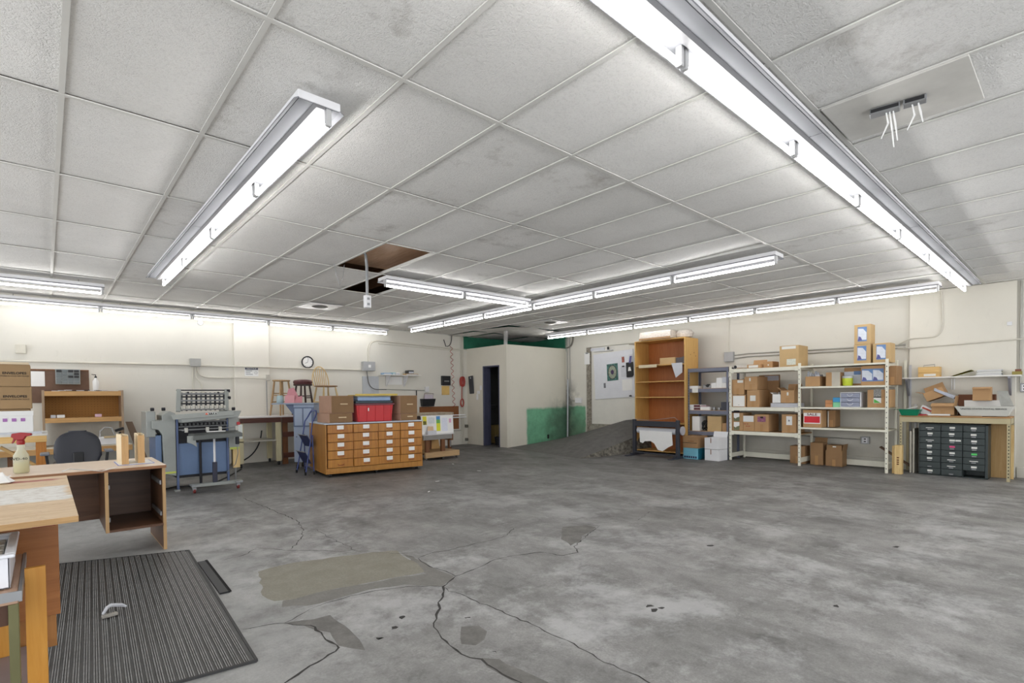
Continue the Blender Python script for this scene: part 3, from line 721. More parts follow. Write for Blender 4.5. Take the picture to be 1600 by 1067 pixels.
t = thing('shelf_strip', 'loose pale strip lying on the bookcase shelf edge', 'board', (9.17, 6.22, 1.806), ROTB); MB().box(0, .42, -.06, .12, 0, .006).box(0, .42, -.064, -.06, -.055, .006).build('strip', mat('pale_strip', (222, 208, 176), .6), t)
t = thing('dark_tool', 'dark tool case beside the pale carton in the bookcase', 'case', (9.24, 5.45, 1.806), ROTB); MB().prism([(0, 0), (.19, 0), (.19, .15), (.12, .12), (0, .12)], 0, .12, 'y').build('body', mat('dark_grey_case', (92, 88, 92), .6), t, bev=.003)
t = thing('wrapped_bundle', 'plastic-wrapped flat bundle on top of the bookcase', 'bundle', (9.12, 6.22, 2.312), ROTB)
WR = mat('crinkled_plastic_wrap', (196, 188, 178), .3, var=.2, scale=30, bump=.8)
MB().box(.0, .72, 0, .5, .0, .165).build('wrapped_pack', WR, t, bev=.015)
MB().box(.0, .72, -.004, 0, .0, .04).build('carton_edge', CARD3, t)
m_ = MB(); m_.lathe([(.04, 0), (.13, .02), (.15, .09), (.11, .15), (.03, .17)], 12, (.86, .30, 0), 1.25, 1.0); m_.build('loose_wrap', WR, t, smooth=True)
t = thing('cardboard_sheet', 'thin board sticking out from the top of the bookcase', 'board', (9.66, 6.85, 2.312), ROTB)
MB().sheet([(0, 0, .0), (1.0, .0, .0), (1.0, .3, .0), (.1, .3, .0)], .02).build('sheet', mat('grey_card', (172, 162, 146), .8), t)
# --- plotter stand
DK = mat('graphite_metal', (58, 60, 68), .45, .3, var=.06)
t = thing('plotter_stand', 'dark metal roll stand with a torn white paper roll', 'stand', (8.78, 6.10, 0), ROTB)
Wp = .955
for x in (0, Wp):
    MB().box(x-.03, x+.03, -.035, .035, .045, .72).build('upright', DK, t, bev=.005)
    MB().hexa([(x-.035, -.30, 0), (x+.035, -.30, 0), (x+.035, .28, 0), (x-.035, .28, 0)], [(x-.03, -.29, .018), (x+.03, -.29, .018), (x+.03, .27, .03), (x-.03, .27, .03)]).box(x-.03, x+.03, -.12, .12, .015, .05).build('foot', DK, t)
MB().box(.03, Wp-.03, -.03, .03, .585, .69).build('cross_bar', DK, t, bev=.004)
MB().box(.03, Wp-.03, -.02, .02, .05, .075).build('lower_bar', DK, t, bev=.003)
MB().cone((.05, .05, .50), (Wp-.05, .05, .50), .058, n=24).build('paper_roll', mat('roll_paper', (190, 192, 198), .5, var=.03), t, smooth=True)
for x in (Wp+.045,): MB().cone((x-.01, .09, .52), (x+.01, .09, .52), .085, n=24).build('roll_flange', mat('flange_grey', (176, 176, 184), .4), t, smooth=True)
MB().prism([(.12, .50), (Wp-.12, .50), (Wp-.1, .25), (Wp-.2, .20), (Wp-.32, .12), (Wp-.42, .14), (Wp-.5, .26), (Wp-.58, .30), (.24, .29), (.2, .25), (.13, .27)], -.012, -.009, 'y').build('torn_sheet', PAPER, t)
MB().tube([(.0, 0, .72), (.1, 0, .715), (.3, 0, .705), (.5, 0, .72), (.7, 0, .745), (.86, 0, .77), (.9, 0, .765), (.955, 0, .72)], .004, 6).build('cable', STEEL, t)
# --- boxes on the floor in front of the grey shelving
t = cbox('pale blue printed carton on the floor, under the brown one', (8.92, 5.116, 0), ROTB, .297, .36, .205, m=mat('sky_blue_carton', (110, 172, 192), .6, var=.1), tape=False)
MB().box(.298, .3, .002, .358, .005, .2).build('side_print', mat('teal_print', (26, 112, 136), .6, var=.35, scale=9), t)
for i in range(6): MB().box(.02+.044*i, .052+.044*i, -.002, 0, .02, .055).build('bold_print', mat('navy_print', (36, 34, 74), .6, var=.3, scale=80), t)
t = cbox('brown printed carton stacked on the pale blue one', (8.91, 5.12, .207), ROTB, .30, .38, .215, m=CARD3, tape=False, marks=[(0, .95, .42, .46, INK, 'printed_band'), (.35, .75, .55, .62, mat('brown_print', (140, 96, 60), .8), 'printed_line')])
WCARD = mat('white_carton', (228, 228, 230), .6, var=.03)
for i in range(2):
    t = cbox('white carton on the floor, %s' % ('lower of the stacked pair', 'open-topped upper of the stacked pair')[i], (8.95, 4.705, .0+.207*i), ROTB-R(3), .275, .30, .203, m=WCARD, tape=False, flaps=2*i, group='white floor cartons',
             marks=[(.42, .47, .55, 1.0, mat('slot_brown', (120, 84, 54), .8), 'hand_slot')])
# --- wooden crate pieces leaning at the right post
t = thing('wooden_crate', 'narrow stamped wooden crate end standing beside the shelf post', 'crate', (9.29, 1.965, 0), ROTB)
MB().box(.04, .13, 0, .10, 0, .425).build('crate_side', PINEZ, t, bev=.003)
MB().box(.0, .03, .06, .09, 0, .41).build('slat', PINEZ, t)
for z in (.14, .17, .20, .235): MB().box(.070, .098, -.0018, 0, z, z+.018).build('stamped_mark', mat('brand_ink', (104, 62, 36), .8, var=.4, scale=70), t)
for i, (y, w_, h_, nm, mm) in enumerate([(1.93, .035, 1.70, 'white slotted upright leaning by the shelf end', SW), (1.87, .03, 1.62, 'pale tube leaning beside the slotted upright', PAPER2), (1.80, .03, 1.02, 'short white rail leaning near the bench', PAPER)]):
    t = thing('metal_rail', nm, 'rail', (9.985, y+.0*i, 0)); MB().bar((-.02, 0, 0), (.0, .0, h_), w_, .015, (1, 0, 0)).build('rail', mm, t)
# --- bench with slotted legs
TAN = mat('tan_bench_metal', (188, 176, 140), .5, var=.05)
BX, BYL, BYR = 9.46, 1.90, .70
t = thing('work_bench', 'tan boltless bench heaped with open boxes and postal tray', 'bench', (BX, BYL, 0), ROTB)
W_ = BYL-BYR; D_ = .47
for px in (0, W_-.035):
    for py in (0, D_-.035):
        MB().box(px, px+.035, py, py+.003, 0, .84).box((px if px == 0 else px+.032), (px+.003 if px == 0 else px+.035), py, py+.035, 0, .84).build('leg', TAN, t)
    z_ = .05; m_ = MB()
    while z_ < .74: m_.box(px+.013, px+.023, -.0012, 0, z_, z_+.018); z_ += .045
    m_.build('leg_slots', HOLE, t)['kind'] = 'stuff'
MB().box(.0, W_, -.003, .012, .765, .838).build('front_beam', TAN, t, bev=.002)
MB().box(.0, W_, D_-.012, D_, .765, .838).build('rear_beam', TAN, t)
for x in (.0, W_-.014): MB().box(x, x+.014, .012, D_-.012, .765, .838).build('end_beam', TAN, t)
MB().box(.0, W_, -.0, D_, .842, .858).build('top_board', mat('bench_board', (186, 142, 96), .8, var=.15), t)
MB().box(.28, .92, -.005, .3, .858, .866).build('card_sheet', CARD3, t)
# dark drawer cabinet under it
DG = mat('dark_green_metal', (58, 66, 66), .4, .3, var=.06)
t = thing('parts_cabinet', 'dark green steel cabinet of small labelled drawers under the bench', 'drawer cabinet', (9.52, 1.68, 0), ROTB)
W_, H_, D_ = .755, .745, .32
MB().box(0, W_, .01, D_, 0, .012).box(0, W_, .01, D_, H_-.012, H_).box(0, .012, .01, D_, 0, H_).box(W_-.03, W_, .01, D_, 0, H_).box(0, W_, D_-.01, D_, 0, H_).box(.252, .258, .01, D_, 0, H_).box(.490, .496, .01, D_, 0, H_).build('case', DG, t, bev=.002)
PINK = mat('pink_label', (222, 80, 130), .6); GREEN = mat('green_label', (90, 206, 110), .6)
for c_ in range(3):
    for r_ in range(8):
        if c_ == 2 and r_ == 7: continue
        x0 = (.014, .260, .498)[c_]; x1 = (.250, .488, .723)[c_]; z1 = H_-.016-r_*.0895; z0 = z1-.085
        d_ = MB().box(x0, x1, .0, .012, z0, z1).box(x0+.01, x1-.01, .012, D_-.03, z0+.01, z0+.014).build('drawer', DG, t, bev=.002)
        xm = (x0+x1)/2+random.uniform(-.006, .006)
        MB().box(xm-.024, xm+.024, -.014, 0, z0+.012, z0+.026).build('handle', STEEL, d_, bev=.002)
        m_ = PINK if (c_, r_) == (1, 3) else GREEN if (c_, r_) == (2, 4) else LAB
        if (c_, r_) in ((0, 6), (1, 7)): continue
        ww = .045 if (c_, r_) in ((1, 5), (1, 6), (2, 5), (0, 0), (0, 2)) else .03
        MB().box(xm-ww, xm+ww, -.0015, 0, z0+.036, z0+(.046 if ww > .04 else .062)).build('paper_label', m_, d_)
        if (c_, r_) == (1, 2): MB().box(xm+.035, xm+.095, -.0015, 0, z0+.038, z0+.06).build('paper_label', LAB, d_)
for i, (ya, yb, xx, z1, nm, mm) in enumerate([(.93, .735, 9.86, .80, 'tan plywood panel standing behind the bench leg', wood('tan_ply_sheet', (176, 140, 86), (190, 156, 104), 'z')), (.74, .69, 9.80, .74, 'raw pine board standing at the bench right end', PINEZ)]):
    t = thing('plywood_sheet', nm, 'board', (xx, ya, 0), ROTB); MB().box(0, ya-yb, 0, .015, 0, z1).build('panel', mm, t, bev=.001)
for i, (y, z1) in enumerate(((1.80, .62), (1.765, .66))):
    t = thing('foam_board', 'off-white board standing left of the drawer cabinet, %s' % ('left one', 'right one')[i], 'board', (9.60, y, 0), ROTB); MB().box(0, .022, 0, .28, 0, z1).build('board', mat('off_white_board', (208, 204, 190), .7), t, bev=.002)
# clutter on the bench (top z .858)
ZT = .8585
t = thing('green_tray', 'shallow green plastic basin at the bench left end', 'tray', (9.40, 1.90, ZT), ROTB)
MB().hexa([(.03, .03, 0), (.22, .03, 0), (.22, .26, 0), (.03, .26, 0)], [(.0, 0, .085), (.25, 0, .085), (.25, .30, .085), (.0, .30, .085)]).build('basin', mat('green_plastic', (18, 128, 92), .35), t, bev=.006)
MB().box(-.05, .26, -.006, .306, .085, .091).build('rim', mat('green_plastic', (18, 128, 92), .35), t, bev=.002)
t = thing('paper_sheet', 'crumpled white paper lying in the green basin', 'paper', (9.50, 1.83, ZT+.093), ROTB); MB().sheet([(0, 0, 0), (.14, .02, .03), (.12, .12, .045), (.02, .1, .01)], .003).build('sheet', PAPER, t)
t = cbox('tipped white box with a red band on the bench', (9.56, 1.70, ZT+.05), ROTB, .16, .14, .12, m=WCARD, tape=False, marks=[(.1, .85, .62, .82, mat('red_band', (176, 66, 40), .6), 'printed_band')])
t.rotation_euler = (0, 0, ROTB); t.rotation_euler.rotate(Euler((R(28), 0, 0)))
cbox('low open brown carton on the bench middle', (9.50, 1.53, ZT+.012), ROTB, .25, .26, .17, tape=True, flaps=1+8)
t = cbox('tilted open brown carton lying on the low carton', (9.62, 1.60, ZT+.20), ROTB, .24, .24, .13, tape=False, flaps=2+4)
t.rotation_euler.rotate(Euler((R(-24), 0, 0)))
t = thing('plastic_tray', 'clear grey plastic tray resting in the tilted carton', 'tray', (9.60, 1.52, ZT+.36), ROTB)
MB().hexa([(.0, .0, 0), (.22, .0, -.12), (.22, .14, -.12), (0, .14, 0)], [(.0, .0, .04), (.24, .0, -.08), (.24, .16, -.08), (0, .16, .04)]).build('tray', mat('clear_grey_plastic', (178, 184, 198), .3), t, bev=.003)
t = thing('paper_bundle', 'white papers and red tool lying before the low carton', 'paper', (9.47, 1.66, ZT+.001), ROTB)
MB().box(.08, .34, .0, .03, 0, .028).build('paper_stack', PAPER, t); MB().box(-.04, .10, -.0, .03, 0, .022).build('red_handle', mat('red_tool', (178, 40, 54), .5), t, bev=.004)
t = thing('postal_tray', 'white corrugated postal service tray on the bench', 'tray', (9.44, 1.27, ZT+.01), ROTB)
PT = mat('corrugated_plastic', (214, 214, 206), .5, var=.04)
MB().hexa([(.07, .04, 0), (.53, .04, 0), (.53, .044, 0), (.07, .044, 0)], [(0, 0, .13), (.59, 0, .13), (.59, .004, .13), (0, .004, .13)]).build('front_panel', PT, t)
MB().hexa([(.07, .33, 0), (.53, .33, 0), (.53, .334, 0), (.07, .334, 0)], [(.06, .36, .21), (.54, .36, .21), (.54, .364, .21), (.06, .364, .21)]).build('back_panel', PAPER, t)
MB().box(.07, .53, .04, .334, 0, .005).build('base', PT, t)
for s in (0, 1):
    x0, x1 = (.07, .0) if s == 0 else (.53, .59)
    MB().hexa([(x0, .04, 0), (x0+.004, .04, 0), (x0+.004, .334, 0), (x0, .334, 0)], [(x1, 0, .13), (x1+.004, 0, .13), (x1+.004, .364, .13), (x1, .364, .13)]).build('end_panel', PT, t)
text('UNITED STATES POSTAL SERVICE', .030, INK, t, (.30, .006, .095), (PI/2+.3, 0, 0), sx=1.05)
t = thing('tray_lid', 'grey corrugated panel leaning at the postal tray right end', 'panel', (9.52, .80, ZT+.145), ROTB)
MB().sheet([(.0, .0, .0), (.13, -.06, -.0), (.05, .2, .20), (-.06, .22, .20)], .004).build('panel', mat('grey_corrugated', (168, 170, 166), .6), t)
cbox('small brown carton standing open on the postal tray', (9.62, 1.10, ZT+.215), ROTB, .19, .16, .19, m=CARD, tape=False, flaps=1)
cbox('dark brown box behind the postal tray', (9.81, 1.28, ZT+.002), ROTB, .40, .12, .30, m=mat('dark_card', (112, 72, 50), .8), tape=False)
# --- wall shelf over the bench
t = thing('wall_shelf', 'white wall shelf on two grey brackets over the bench', 'shelf', (9.78, 2.0, 1.405), ROTB)
MB().box(0, 1.37, 0, .205, 0, .02).build('board', mat('white_board', (232, 230, 224), .4), t, bev=.002)
BR = mat('bracket_grey', (150, 150, 158), .4, .4)
for x in (.10, 1.24): MB().prism([(.205, 0), (.205, -.26), (.19, -.26), (.02, -.02), (.02, 0)], x, x+.028, 'x').build('bracket', BR, t)
for x in (.62, .65): MB().box(x, x+.014, .19, .205, -.17, -.005).build('bracket_slot', PAPER, t)
t = thing('wooden_box', 'pale wooden card-file box with a wire handle on wall shelf', 'box', (9.79, 1.74, 1.426), ROTB)
MB().box(0, .25, 0, .18, 0, .062).build('base_tray', PINE, t, bev=.002); MB().box(0, .25, 0, .18, .064, .15).build('upper_tray', PINE, t, bev=.002)
MB().box(.07, .21, -.002, 0, .012, .045).build('paper_label', LAB, t); MB().tube([(.06, .05, .15), (.06, .05, .175), (.19, .05, .185), (.19, .05, .15)], .004, 6).build('handle', STEEL, t)
YEL = mat('yellow_folder', (214, 204, 60), .5)
t = thing('ring_binder', 'yellow-edged binder sloping on the wall shelf', 'binder', (9.80, 1.37, 1.4255), ROTB)
MB().hexa([(0, 0, 0), (.02, 0, 0), (.02, .15, 0), (0, .15, 0)], [(.23, 0, .085), (.25, 0, .072), (.25, .15, .072), (.23, .15, .085)]).prism([(0, 0), (.02, 0), (.25, .072), (.23, .085)], 0, .15, 'y').build('cover', YEL, t)
rnd = random.Random(5)
for i in range(6):
    a = rnd.uniform(0, .05)
    t = thing('magazine', 'worn grey magazine in the slumped pile on wall shelf, layer '+['lowest', 'second', 'third', 'fourth', 'fifth', 'topmost'][i], 'magazine', (9.80, 1.12-a, 1.4255+.0135*i), ROTB, 'magazines on the wall shelf')
    MB().box(0, .30-a, 0, .16, 0, .012).build('cover', (PAPER2, BLACK, PAPER, mat('olive_cover', (150, 150, 130), .6), STEEL, PAPER2)[i], t, bev=.001); MB().box(.004, .296-a, -.002, .0, .002, .010).build('pages', PAPER, t)
t = thing('small_box', 'small mustard tin and brown block at shelf right end', 'box', (9.82, .72, 1.4255), ROTB); MB().box(0, .10, 0, .08, 0, .045).build('tin', mat('mustard', (150, 138, 70), .5), t, bev=.004); MB().box(.03, .09, .01, .06, .046, .075).build('block', mat('brown_block', (130, 82, 60), .6), t)
# --- whiteboard and bits on the panel
t = thing('whiteboard', 'white gridded whiteboard with notices, mounted by the bookcase', 'whiteboard', (10.095, 8.20, 2.20), ROTB)
MB().box(0, 1.16, -.02, .0, -1.10, 0).build('board', mat('gloss_white_board', (228, 230, 236), .25, var=.02), t, bev=.003)
m_ = MB()
for i in range(1, 24): m_.box(.03+i*.046, .0305+i*.046, -.0212, -.020, -1.07, -.12)
for i in range(1, 21): m_.box(.03, 1.13, -.0212, -.020, -.1-i*.046, -.0995-i*.046)
o = m_.build('grid_lines', mat('grid_grey', (196, 200, 210), .5), t); o['kind'] = 'stuff'
ART = mat('teal_art_ground', (74, 116, 110), .6, var=.6, scale=22)
MB().box(.40, .72, -.026, -.0212, -.68, -.28).build('art_sheet', ART, t)
def disc(cx, cz, rx, rz, y, mm, nm, n=28): MB().prism([(cx+rx*math.cos(2*PI*i/n), cz+rz*math.sin(2*PI*i/n)) for i in range(n)], y, y+.001, 'y').build(nm, mm, t)
disc(.56, -.48, .13, .17, -.028, mat('art_dark', (48, 46, 50), .6), 'art_oval'); disc(.56, -.48, .115, .155, -.0295, mat('art_leaf', (150, 158, 140), .6, var=.4, scale=30), 'art_oval'); disc(.56, -.48, .045, .055, -.031, mat('art_violet', (66, 50, 84), .6), 'art_oval')
MB().box(.845, .915, -.026, -.0212, -.28, -.15).build('red_card', mat('brick_red_card', (160, 90, 76), .6, var=.5, scale=50), t)
MB().box(.81, .95, -.028, -.0212, -.62, -.36).build('clipboard', PAPER2, t); MB().box(.85, .91, -.034, -.028, -.39, -.36).build('clip', BLACK, t)
MB().box(.82, 1.10, -.0245, -.0212, -.94, -.68).build('notice_sheet', PAPER, t)
MB().box(.28, .34, -.0225, -.0212, -.84, -.72).build('note_strip', GREYINK, t)
m_ = MB().prism([(.98, -.30), (1.16, -.30), (1.16, -.60), (1.12, -.64), (.98, -.64)], -.06, -.022, 'y'); m_.build('file_pocket', BLACK, t, bev=.003)
MB().sheet([(1.03, -.055, -.42), (1.13, -.055, -.42), (1.16, -.05, -.12), (1.07, -.05, -.12)], .003).build('brochure', PAPER2, t); MB().sheet([(1.06, -.062, -.32), (1.12, -.062, -.32), (1.15, -.062, -.16), (1.1, -.062, -.16)], .002).build('brochure', mat('lilac_print', (96, 92, 150), .6, var=.5, scale=40), t)
MB().prism([(1.03, -.50), (1.12, -.50), (1.10, -.41), (1.05, -.41)], -.064, -.061, 'y').build('card_slip', PAPER, t)
MB().lathe([(.035, 0), (.03, .02), (.01, .03)], 12, (1.04, -.03, -1.085)).build('magnet', BLACK, t)
t.rotation_euler = (0, 0, ROTB); t.rotation_euler.rotate(Euler((R(-3.0), 0, 0)))
t = thing('clipboard', 'white clipboard hanging on the worn door jamb', 'clipboard', (10.045, 8.45, 1.97), ROTB)
MB().box(0, .17, -.012, -.004, 0, .28).build('board', PAPER, t, bev=.002); MB().box(.05, .12, -.02, -.012, .26, .30).build('clip', STEEL, t)
t = thing('wall_bracket', 'white metal ledge fixed above the whiteboard', 'bracket', (10.09, 8.20, 2.24), ROTB)
MB().box(.02, .60, -.08, -.0, .03, .045).build('ledge', ENAMEL, t); MB().box(-.10, .35, -.02, 0, .05, .12).build('rail', PAPER2, t); MB().box(.46, .50, -.06, -.03, .05, .12).build('stop', BLACK, t)
# --- conduits and boxes on the right wall (continuous runs)
def conduit(name, label, pts, r=.012, m=CONDUIT, cat='conduit', group=None, n=8):
    return tag(MB().tube(pts, r, n).build(name, m, None, smooth=True), label, cat, group)
def arc(p, q, c, n=7):
    p, q, c = Vector(p), Vector(q), Vector(c)
    return [tuple((p*(1-t)**2+c*2*t*(1-t)+q*t*t)) for t in [i/(n-1) for i in range(n)]]
XW = XB-.016
def outlet(label, x, y, z, w_, h_, rz, d_=.04, m=STEEL, face=True, name='outlet_box', cat='outlet'):
    t = thing(name, label, cat, (x, y, z), rz)
    MB().box(-w_/2, w_/2, -d_, 0, -h_/2, h_/2).build('box', m, t, bev=.003)
    if face:
        MB().box(-w_*.3, w_*.3, -d_-.002, -d_, -h_*.36, h_*.36).build('face_plate', ENAMEL, t)
        for s in (-1, 1): MB().box(-w_*.13, w_*.13, -d_-.0035, -d_-.002, s*h_*.17-h_*.07, s*h_*.17+h_*.07).build('socket', BLACK, t)
    else: MB().box(-w_*.46, w_*.46, -d_-.002, -d_, -h_*.46, h_*.46).build('cover', m, t, bev=.001)
    return t
outlet('grey junction box on the wall above the grey shelving', XB-.001, 4.75, 1.93, .18, .19, ROTB, .07, m=mat('box_grey', (176, 178, 180), .5), face=False, name='junction_box', cat='junction box')
conduit('conduit', 'thin vertical conduit from the ceiling to the grey junction box', [(XW, 4.76, 2.72), (XW, 4.76, 2.03)], .010)
conduit('conduit', 'upper of two conduits running right from the junction box', [(XW, 4.655, 1.958), (XW, 4.4, 1.972), (XW, 2.05, 1.945), (XW, 1.94, 1.945)], .011, m=GALV)
conduit('conduit', 'lower of two conduits running right from the junction box', [(XW, 4.655, 1.895), (XW, 4.4, 1.915), (XW, 2.05, 1.90), (XW, 1.94, 1.90)], .011, m=GALV)
XP = XB-.06-.014
conduit('conduit', 'conduit curving up the right pilaster to the ceiling', [(XW, 2.05, 1.95)]+arc((XP, 1.90, 2.02), (XP, 1.84, 2.03), (XP, 1.87, 2.03), 3)+[(XP, 1.65, 2.03)]+arc((XP, 1.60, 2.03), (XP, 1.48, 2.22), (XP, 1.49, 2.04))+[(XP, 1.50, 2.70)], .011)
conduit('conduit', 'level conduit crossing the right pilaster', [(XP, 1.90, 1.885), (XP, .70, 1.915), (XP, .62, 1.915)], .011)
conduit('conduit', 'branch conduit between the wall pair and the pilaster run', [(XW, 2.05, 1.90), (XP, 1.90, 1.885)], .009)
conduit('conduit', 'low conduit feeding the outlet behind the right shelving', [(XW, 4.2, .46), (XW, 2.55, .43)], .010, m=GALV)
outlet('grey outlet box behind the right cream shelving', XB-.001, 2.47, .42, .12, .12, ROTB, .05, m=mat('box_grey', (176, 178, 180), .5))
outlet('double outlet on the wall at the right picture edge', XB-.001, .61, 1.25, .085, .12, ROTB, .03, m=STEEL)
conduit('conduit', 'vertical conduit at the far right edge of the wall', [(XW, .65, 2.72), (XW, .65, 1.31)], .012, m=GALV)
outlet('small round white sensor near the pilaster top right', XP+.012, .76, 2.14, .05, .05, ROTB, .03, m=ENAMEL, face=False, name='wall_sensor', cat='sensor')
outlet('white junction box below the pipes at the dock opening', XB-.001, 8.64, 1.08, .20, .13, ROTB, .05, m=ENAMEL, face=False, name='junction_box', cat='junction box')
conduit('conduit', 'grey conduit dropping beside the closet and turning to the white box', [(XW, 8.93, 2.70), (XW, 8.93, 1.25)]+arc((XW, 8.93, 1.22), (XW, 8.76, 1.07), (XW, 8.92, 1.08))+[(XW, 8.74, 1.07)], .012, m=GALV)
conduit('pipe', 'tall grey pipe running up the corner by the closet', [(XW, 9.02, .13), (XW, 9.02, 2.45), (XW-.02, 8.99, 2.7)], .016, m=GALV, cat='pipe')
conduit('pipe', 'curved dark pipe hooking over at the corner top', arc((XW-.02, 9.02, 2.43), (XW-.02, 8.80, 2.72), (XW-.02, 8.80, 2.43)), .018, m=mat('dark_pipe', (120, 116, 108), .6), cat='pipe')
conduit('pipe', 'short white pipe standing against the corner pipe', [(XW-.03, 9.0, .12), (XW-.035, 8.97, 1.62)], .018, m=PAPER2, cat='pipe')
# ================================================================= LEFT WALL
YW = YA-.016
conduit('conduit', 'level conduit along the left wall, left of the grey junction box', [(-2.2, YW, 1.785), (-.5, YW, 1.79), (1.38, YW, 1.802), (1.91, YW, 1.81)], .017)
conduit('conduit', 'level conduit along the left wall from the grey box past the clock', [(2.07, YW, 1.80), (2.50, YW, 1.80), (2.60, YW-.075, 1.80), (3.23, YW-.075, 1.80), (3.36, YW, 1.80), (5.13, YW, 1.80)], .017)
outlet('grey square junction box on the left wall above the folding machine', 1.99, YA-.001, 1.85, .165, .14, 0, .08, m=mat('box_grey2', (168, 168, 164), .5), face=False, name='junction_box', cat='junction box')
for i, (x, xe, ze) in enumerate(((1.95, 1.95, 1.2), (2.0, 2.09, 1.2))):
    conduit('conduit', 'thin conduit dropping behind the machine, %s of the pair' % ('left', 'right')[i], [(x, YW, 1.78), (x, YW, 1.6), (xe, YW, 1.45), (xe, YW, ze)], .010)
conduit('conduit', 'low conduit bending from the grey box to the pilaster plate', [(2.03, YW, 1.78)]+arc((2.03, YW, 1.70), (2.2, YW, 1.59), (2.05, YW, 1.60))+[(2.56, YW, 1.59), (2.62, YW-.075, 1.59), (3.15, YW-.075, 1.58)], .012)
outlet('small cover plate on the left pilaster beside the notice sign', 3.19, YA-.071, 1.60, .07, .12, 0, .03, m=mat('worn_plate', (190, 186, 176), .5, var=.3, scale=60), face=False, name='cover_plate', cat='cover plate')
conduit('conduit', 'dark cord running down the left pilaster edge', [(3.16, YA-.08, 1.54), (3.16, YA-.08, .88)], .007, m=STEEL)
outlet('small beige wall box high at the left edge of the photo', -.245, YA-.001, 1.97, .115, .13, 0, .05, m=mat('beige_box', (212, 208, 194), .5), face=False, name='junction_box', cat='junction box')
t = thing('smoke_detector', 'round white detector on the left wall under the lights', 'detector', (2.09, YA-.001, 2.56)); MB().cone((0, 0, 0), (0, -.035, 0), .048, .04, 20).build('body', ENAMEL, t, smooth=True)
t = thing('notice_sign', 'white notice sign with dark heading on the left pilaster', 'sign', (2.90, YA-.072, 1.71))
MB().box(-.12, .12, -.004, 0, -.085, .085).build('plate', PAPER, t, bev=.001)
MB().box(-.112, .112, -.0055, -.004, .035, .08).build('heading_band', mat('slate_print', (70, 74, 92), .6), t)
text('NOTICE', .042, PAPER, t, (0, -.006, .057), FRONT, sx=1.1)
for i, w_ in enumerate((.11, .08, .12)): MB().box(-.10, -.10+w_, -.0052, -.004, .008-.032*i, .018-.032*i).build('print_line', GREYINK, t)
MB().tube([(.075+.022*math.cos(a), -.0045, -.02+.022*math.sin(a)) for a in [i*PI/8 for i in range(16)]], .002, 4, True).build('round_symbol', INK, t)
t = thing('wall_clock', 'round black-rimmed wall clock above the spindle chair', 'clock', (3.97, YA-.002, 1.93))
MB().cone((0, 0, 0), (0, -.012, 0), .118, n=32).build('back_plate', BLACK, t)
MB().tube([(.112*math.cos(a), -.018, .112*math.sin(a)) for a in [i*PI/16 for i in range(32)]], .012, 8, True).build('rim', BLACK, t, smooth=True)
MB().cone((0, -.012, 0), (0, -.015, 0), .104, n=32).build('dial', PAPER, t)
m_ = MB()
for i in range(12):
    a = i*PI/6; m_.bar((.085*math.cos(a), -.016, .085*math.sin(a)), (.097*math.cos(a), -.016, .097*math.sin(a)), .006, .001, (0, 1, 0))
m_.build('hour_marks', INK, t)
MB().bar((0, -.018, 0), (-.05, -.018, -.025), .007, .001, (0, 1, 0)).build('hour_hand', INK, t); MB().bar((0, -.019, 0), (.012, -.019, .08), .005, .001, (0, 1, 0)).build('minute_hand', INK, t)
# electrical gear right of the clock
outlet('large grey disconnect box with a white tag, right of the spindle chair', 5.27, YA-.001, 1.885, .27, .20, 0, .12, m=mat('box_grey', (176, 178, 180), .5), face=False, name='disconnect_box', cat='electrical box')
MB().box(-.03, .03, -.1225, -.121, -.03, .03).build('tag', PAPER, bpy.data.objects['disconnect_box'])
outlet('flat grey steel panel on the wall below the disconnect box', 5.34, YA-.001, 1.46, .38, .42, 0, .03, m=mat('panel_grey', (186, 190, 194), .5), face=False, name='steel_panel', cat='panel')
conduit('conduit', 'wide conduit arching up from the disconnect box to the right', [(5.30, YW-.006, 1.99), (5.30, YW-.006, 2.25)]+arc((5.31, YW-.006, 2.28), (5.55, YW-.006, 2.46), (5.33, YW-.006, 2.46))+[(6.6, YW-.006, 2.425), (7.83, YW-.006, 2.385)], .018)
conduit('conduit', 'second thinner conduit just below the arching one', [(5.55, YW-.0, 2.40), (6.6, YW-.0, 2.375), (7.83, YW, 2.345)], .008)
conduit('cable', 'dark cable looping from the disconnect box to the shelf outlet line', [(5.24, YW-.03, 1.78), (5.26, YW-.03, 1.62)]+arc((5.27, YW-.03, 1.55), (5.55, YW-.02, 1.38), (5.32, YW-.03, 1.36))+[(5.72, YW, 1.38)], .010, m=mat('grey_cable', (110, 110, 108), .5), cat='cable')
conduit('conduit', 'thin level conduit under the white wall shelf', [(5.72, YW, 1.385), (6.72, YW, 1.36)], .009, m=GALV)
outlet('small white outlet at the end of the thin conduit', 6.78, YA-.001, 1.385, .10, .13, 0, .05, m=ENAMEL, face=False, name='outlet_box', cat='outlet')
conduit('cable', 'short black cord hanging left of the small white outlet', [(6.50, YW, 1.36), (6.50, YW, 1.10)], .012, m=BLACK, cat='cable')
t = thing('wall_shelf', 'small white wall shelf holding papers on the left wall', 'shelf', (5.53, YA-.22, 1.69))
MB().box(0, .98, 0, .215, 0, .016).build('board', mat('white_board', (232, 230, 224), .4), t, bev=.002)
for x in (.18, .63): MB().prism([(.21, 0), (.21, -.24), (.195, -.24), (.02, -.012), (.02, 0)], x, x+.02, 'x').build('bracket', ENAMEL, t)
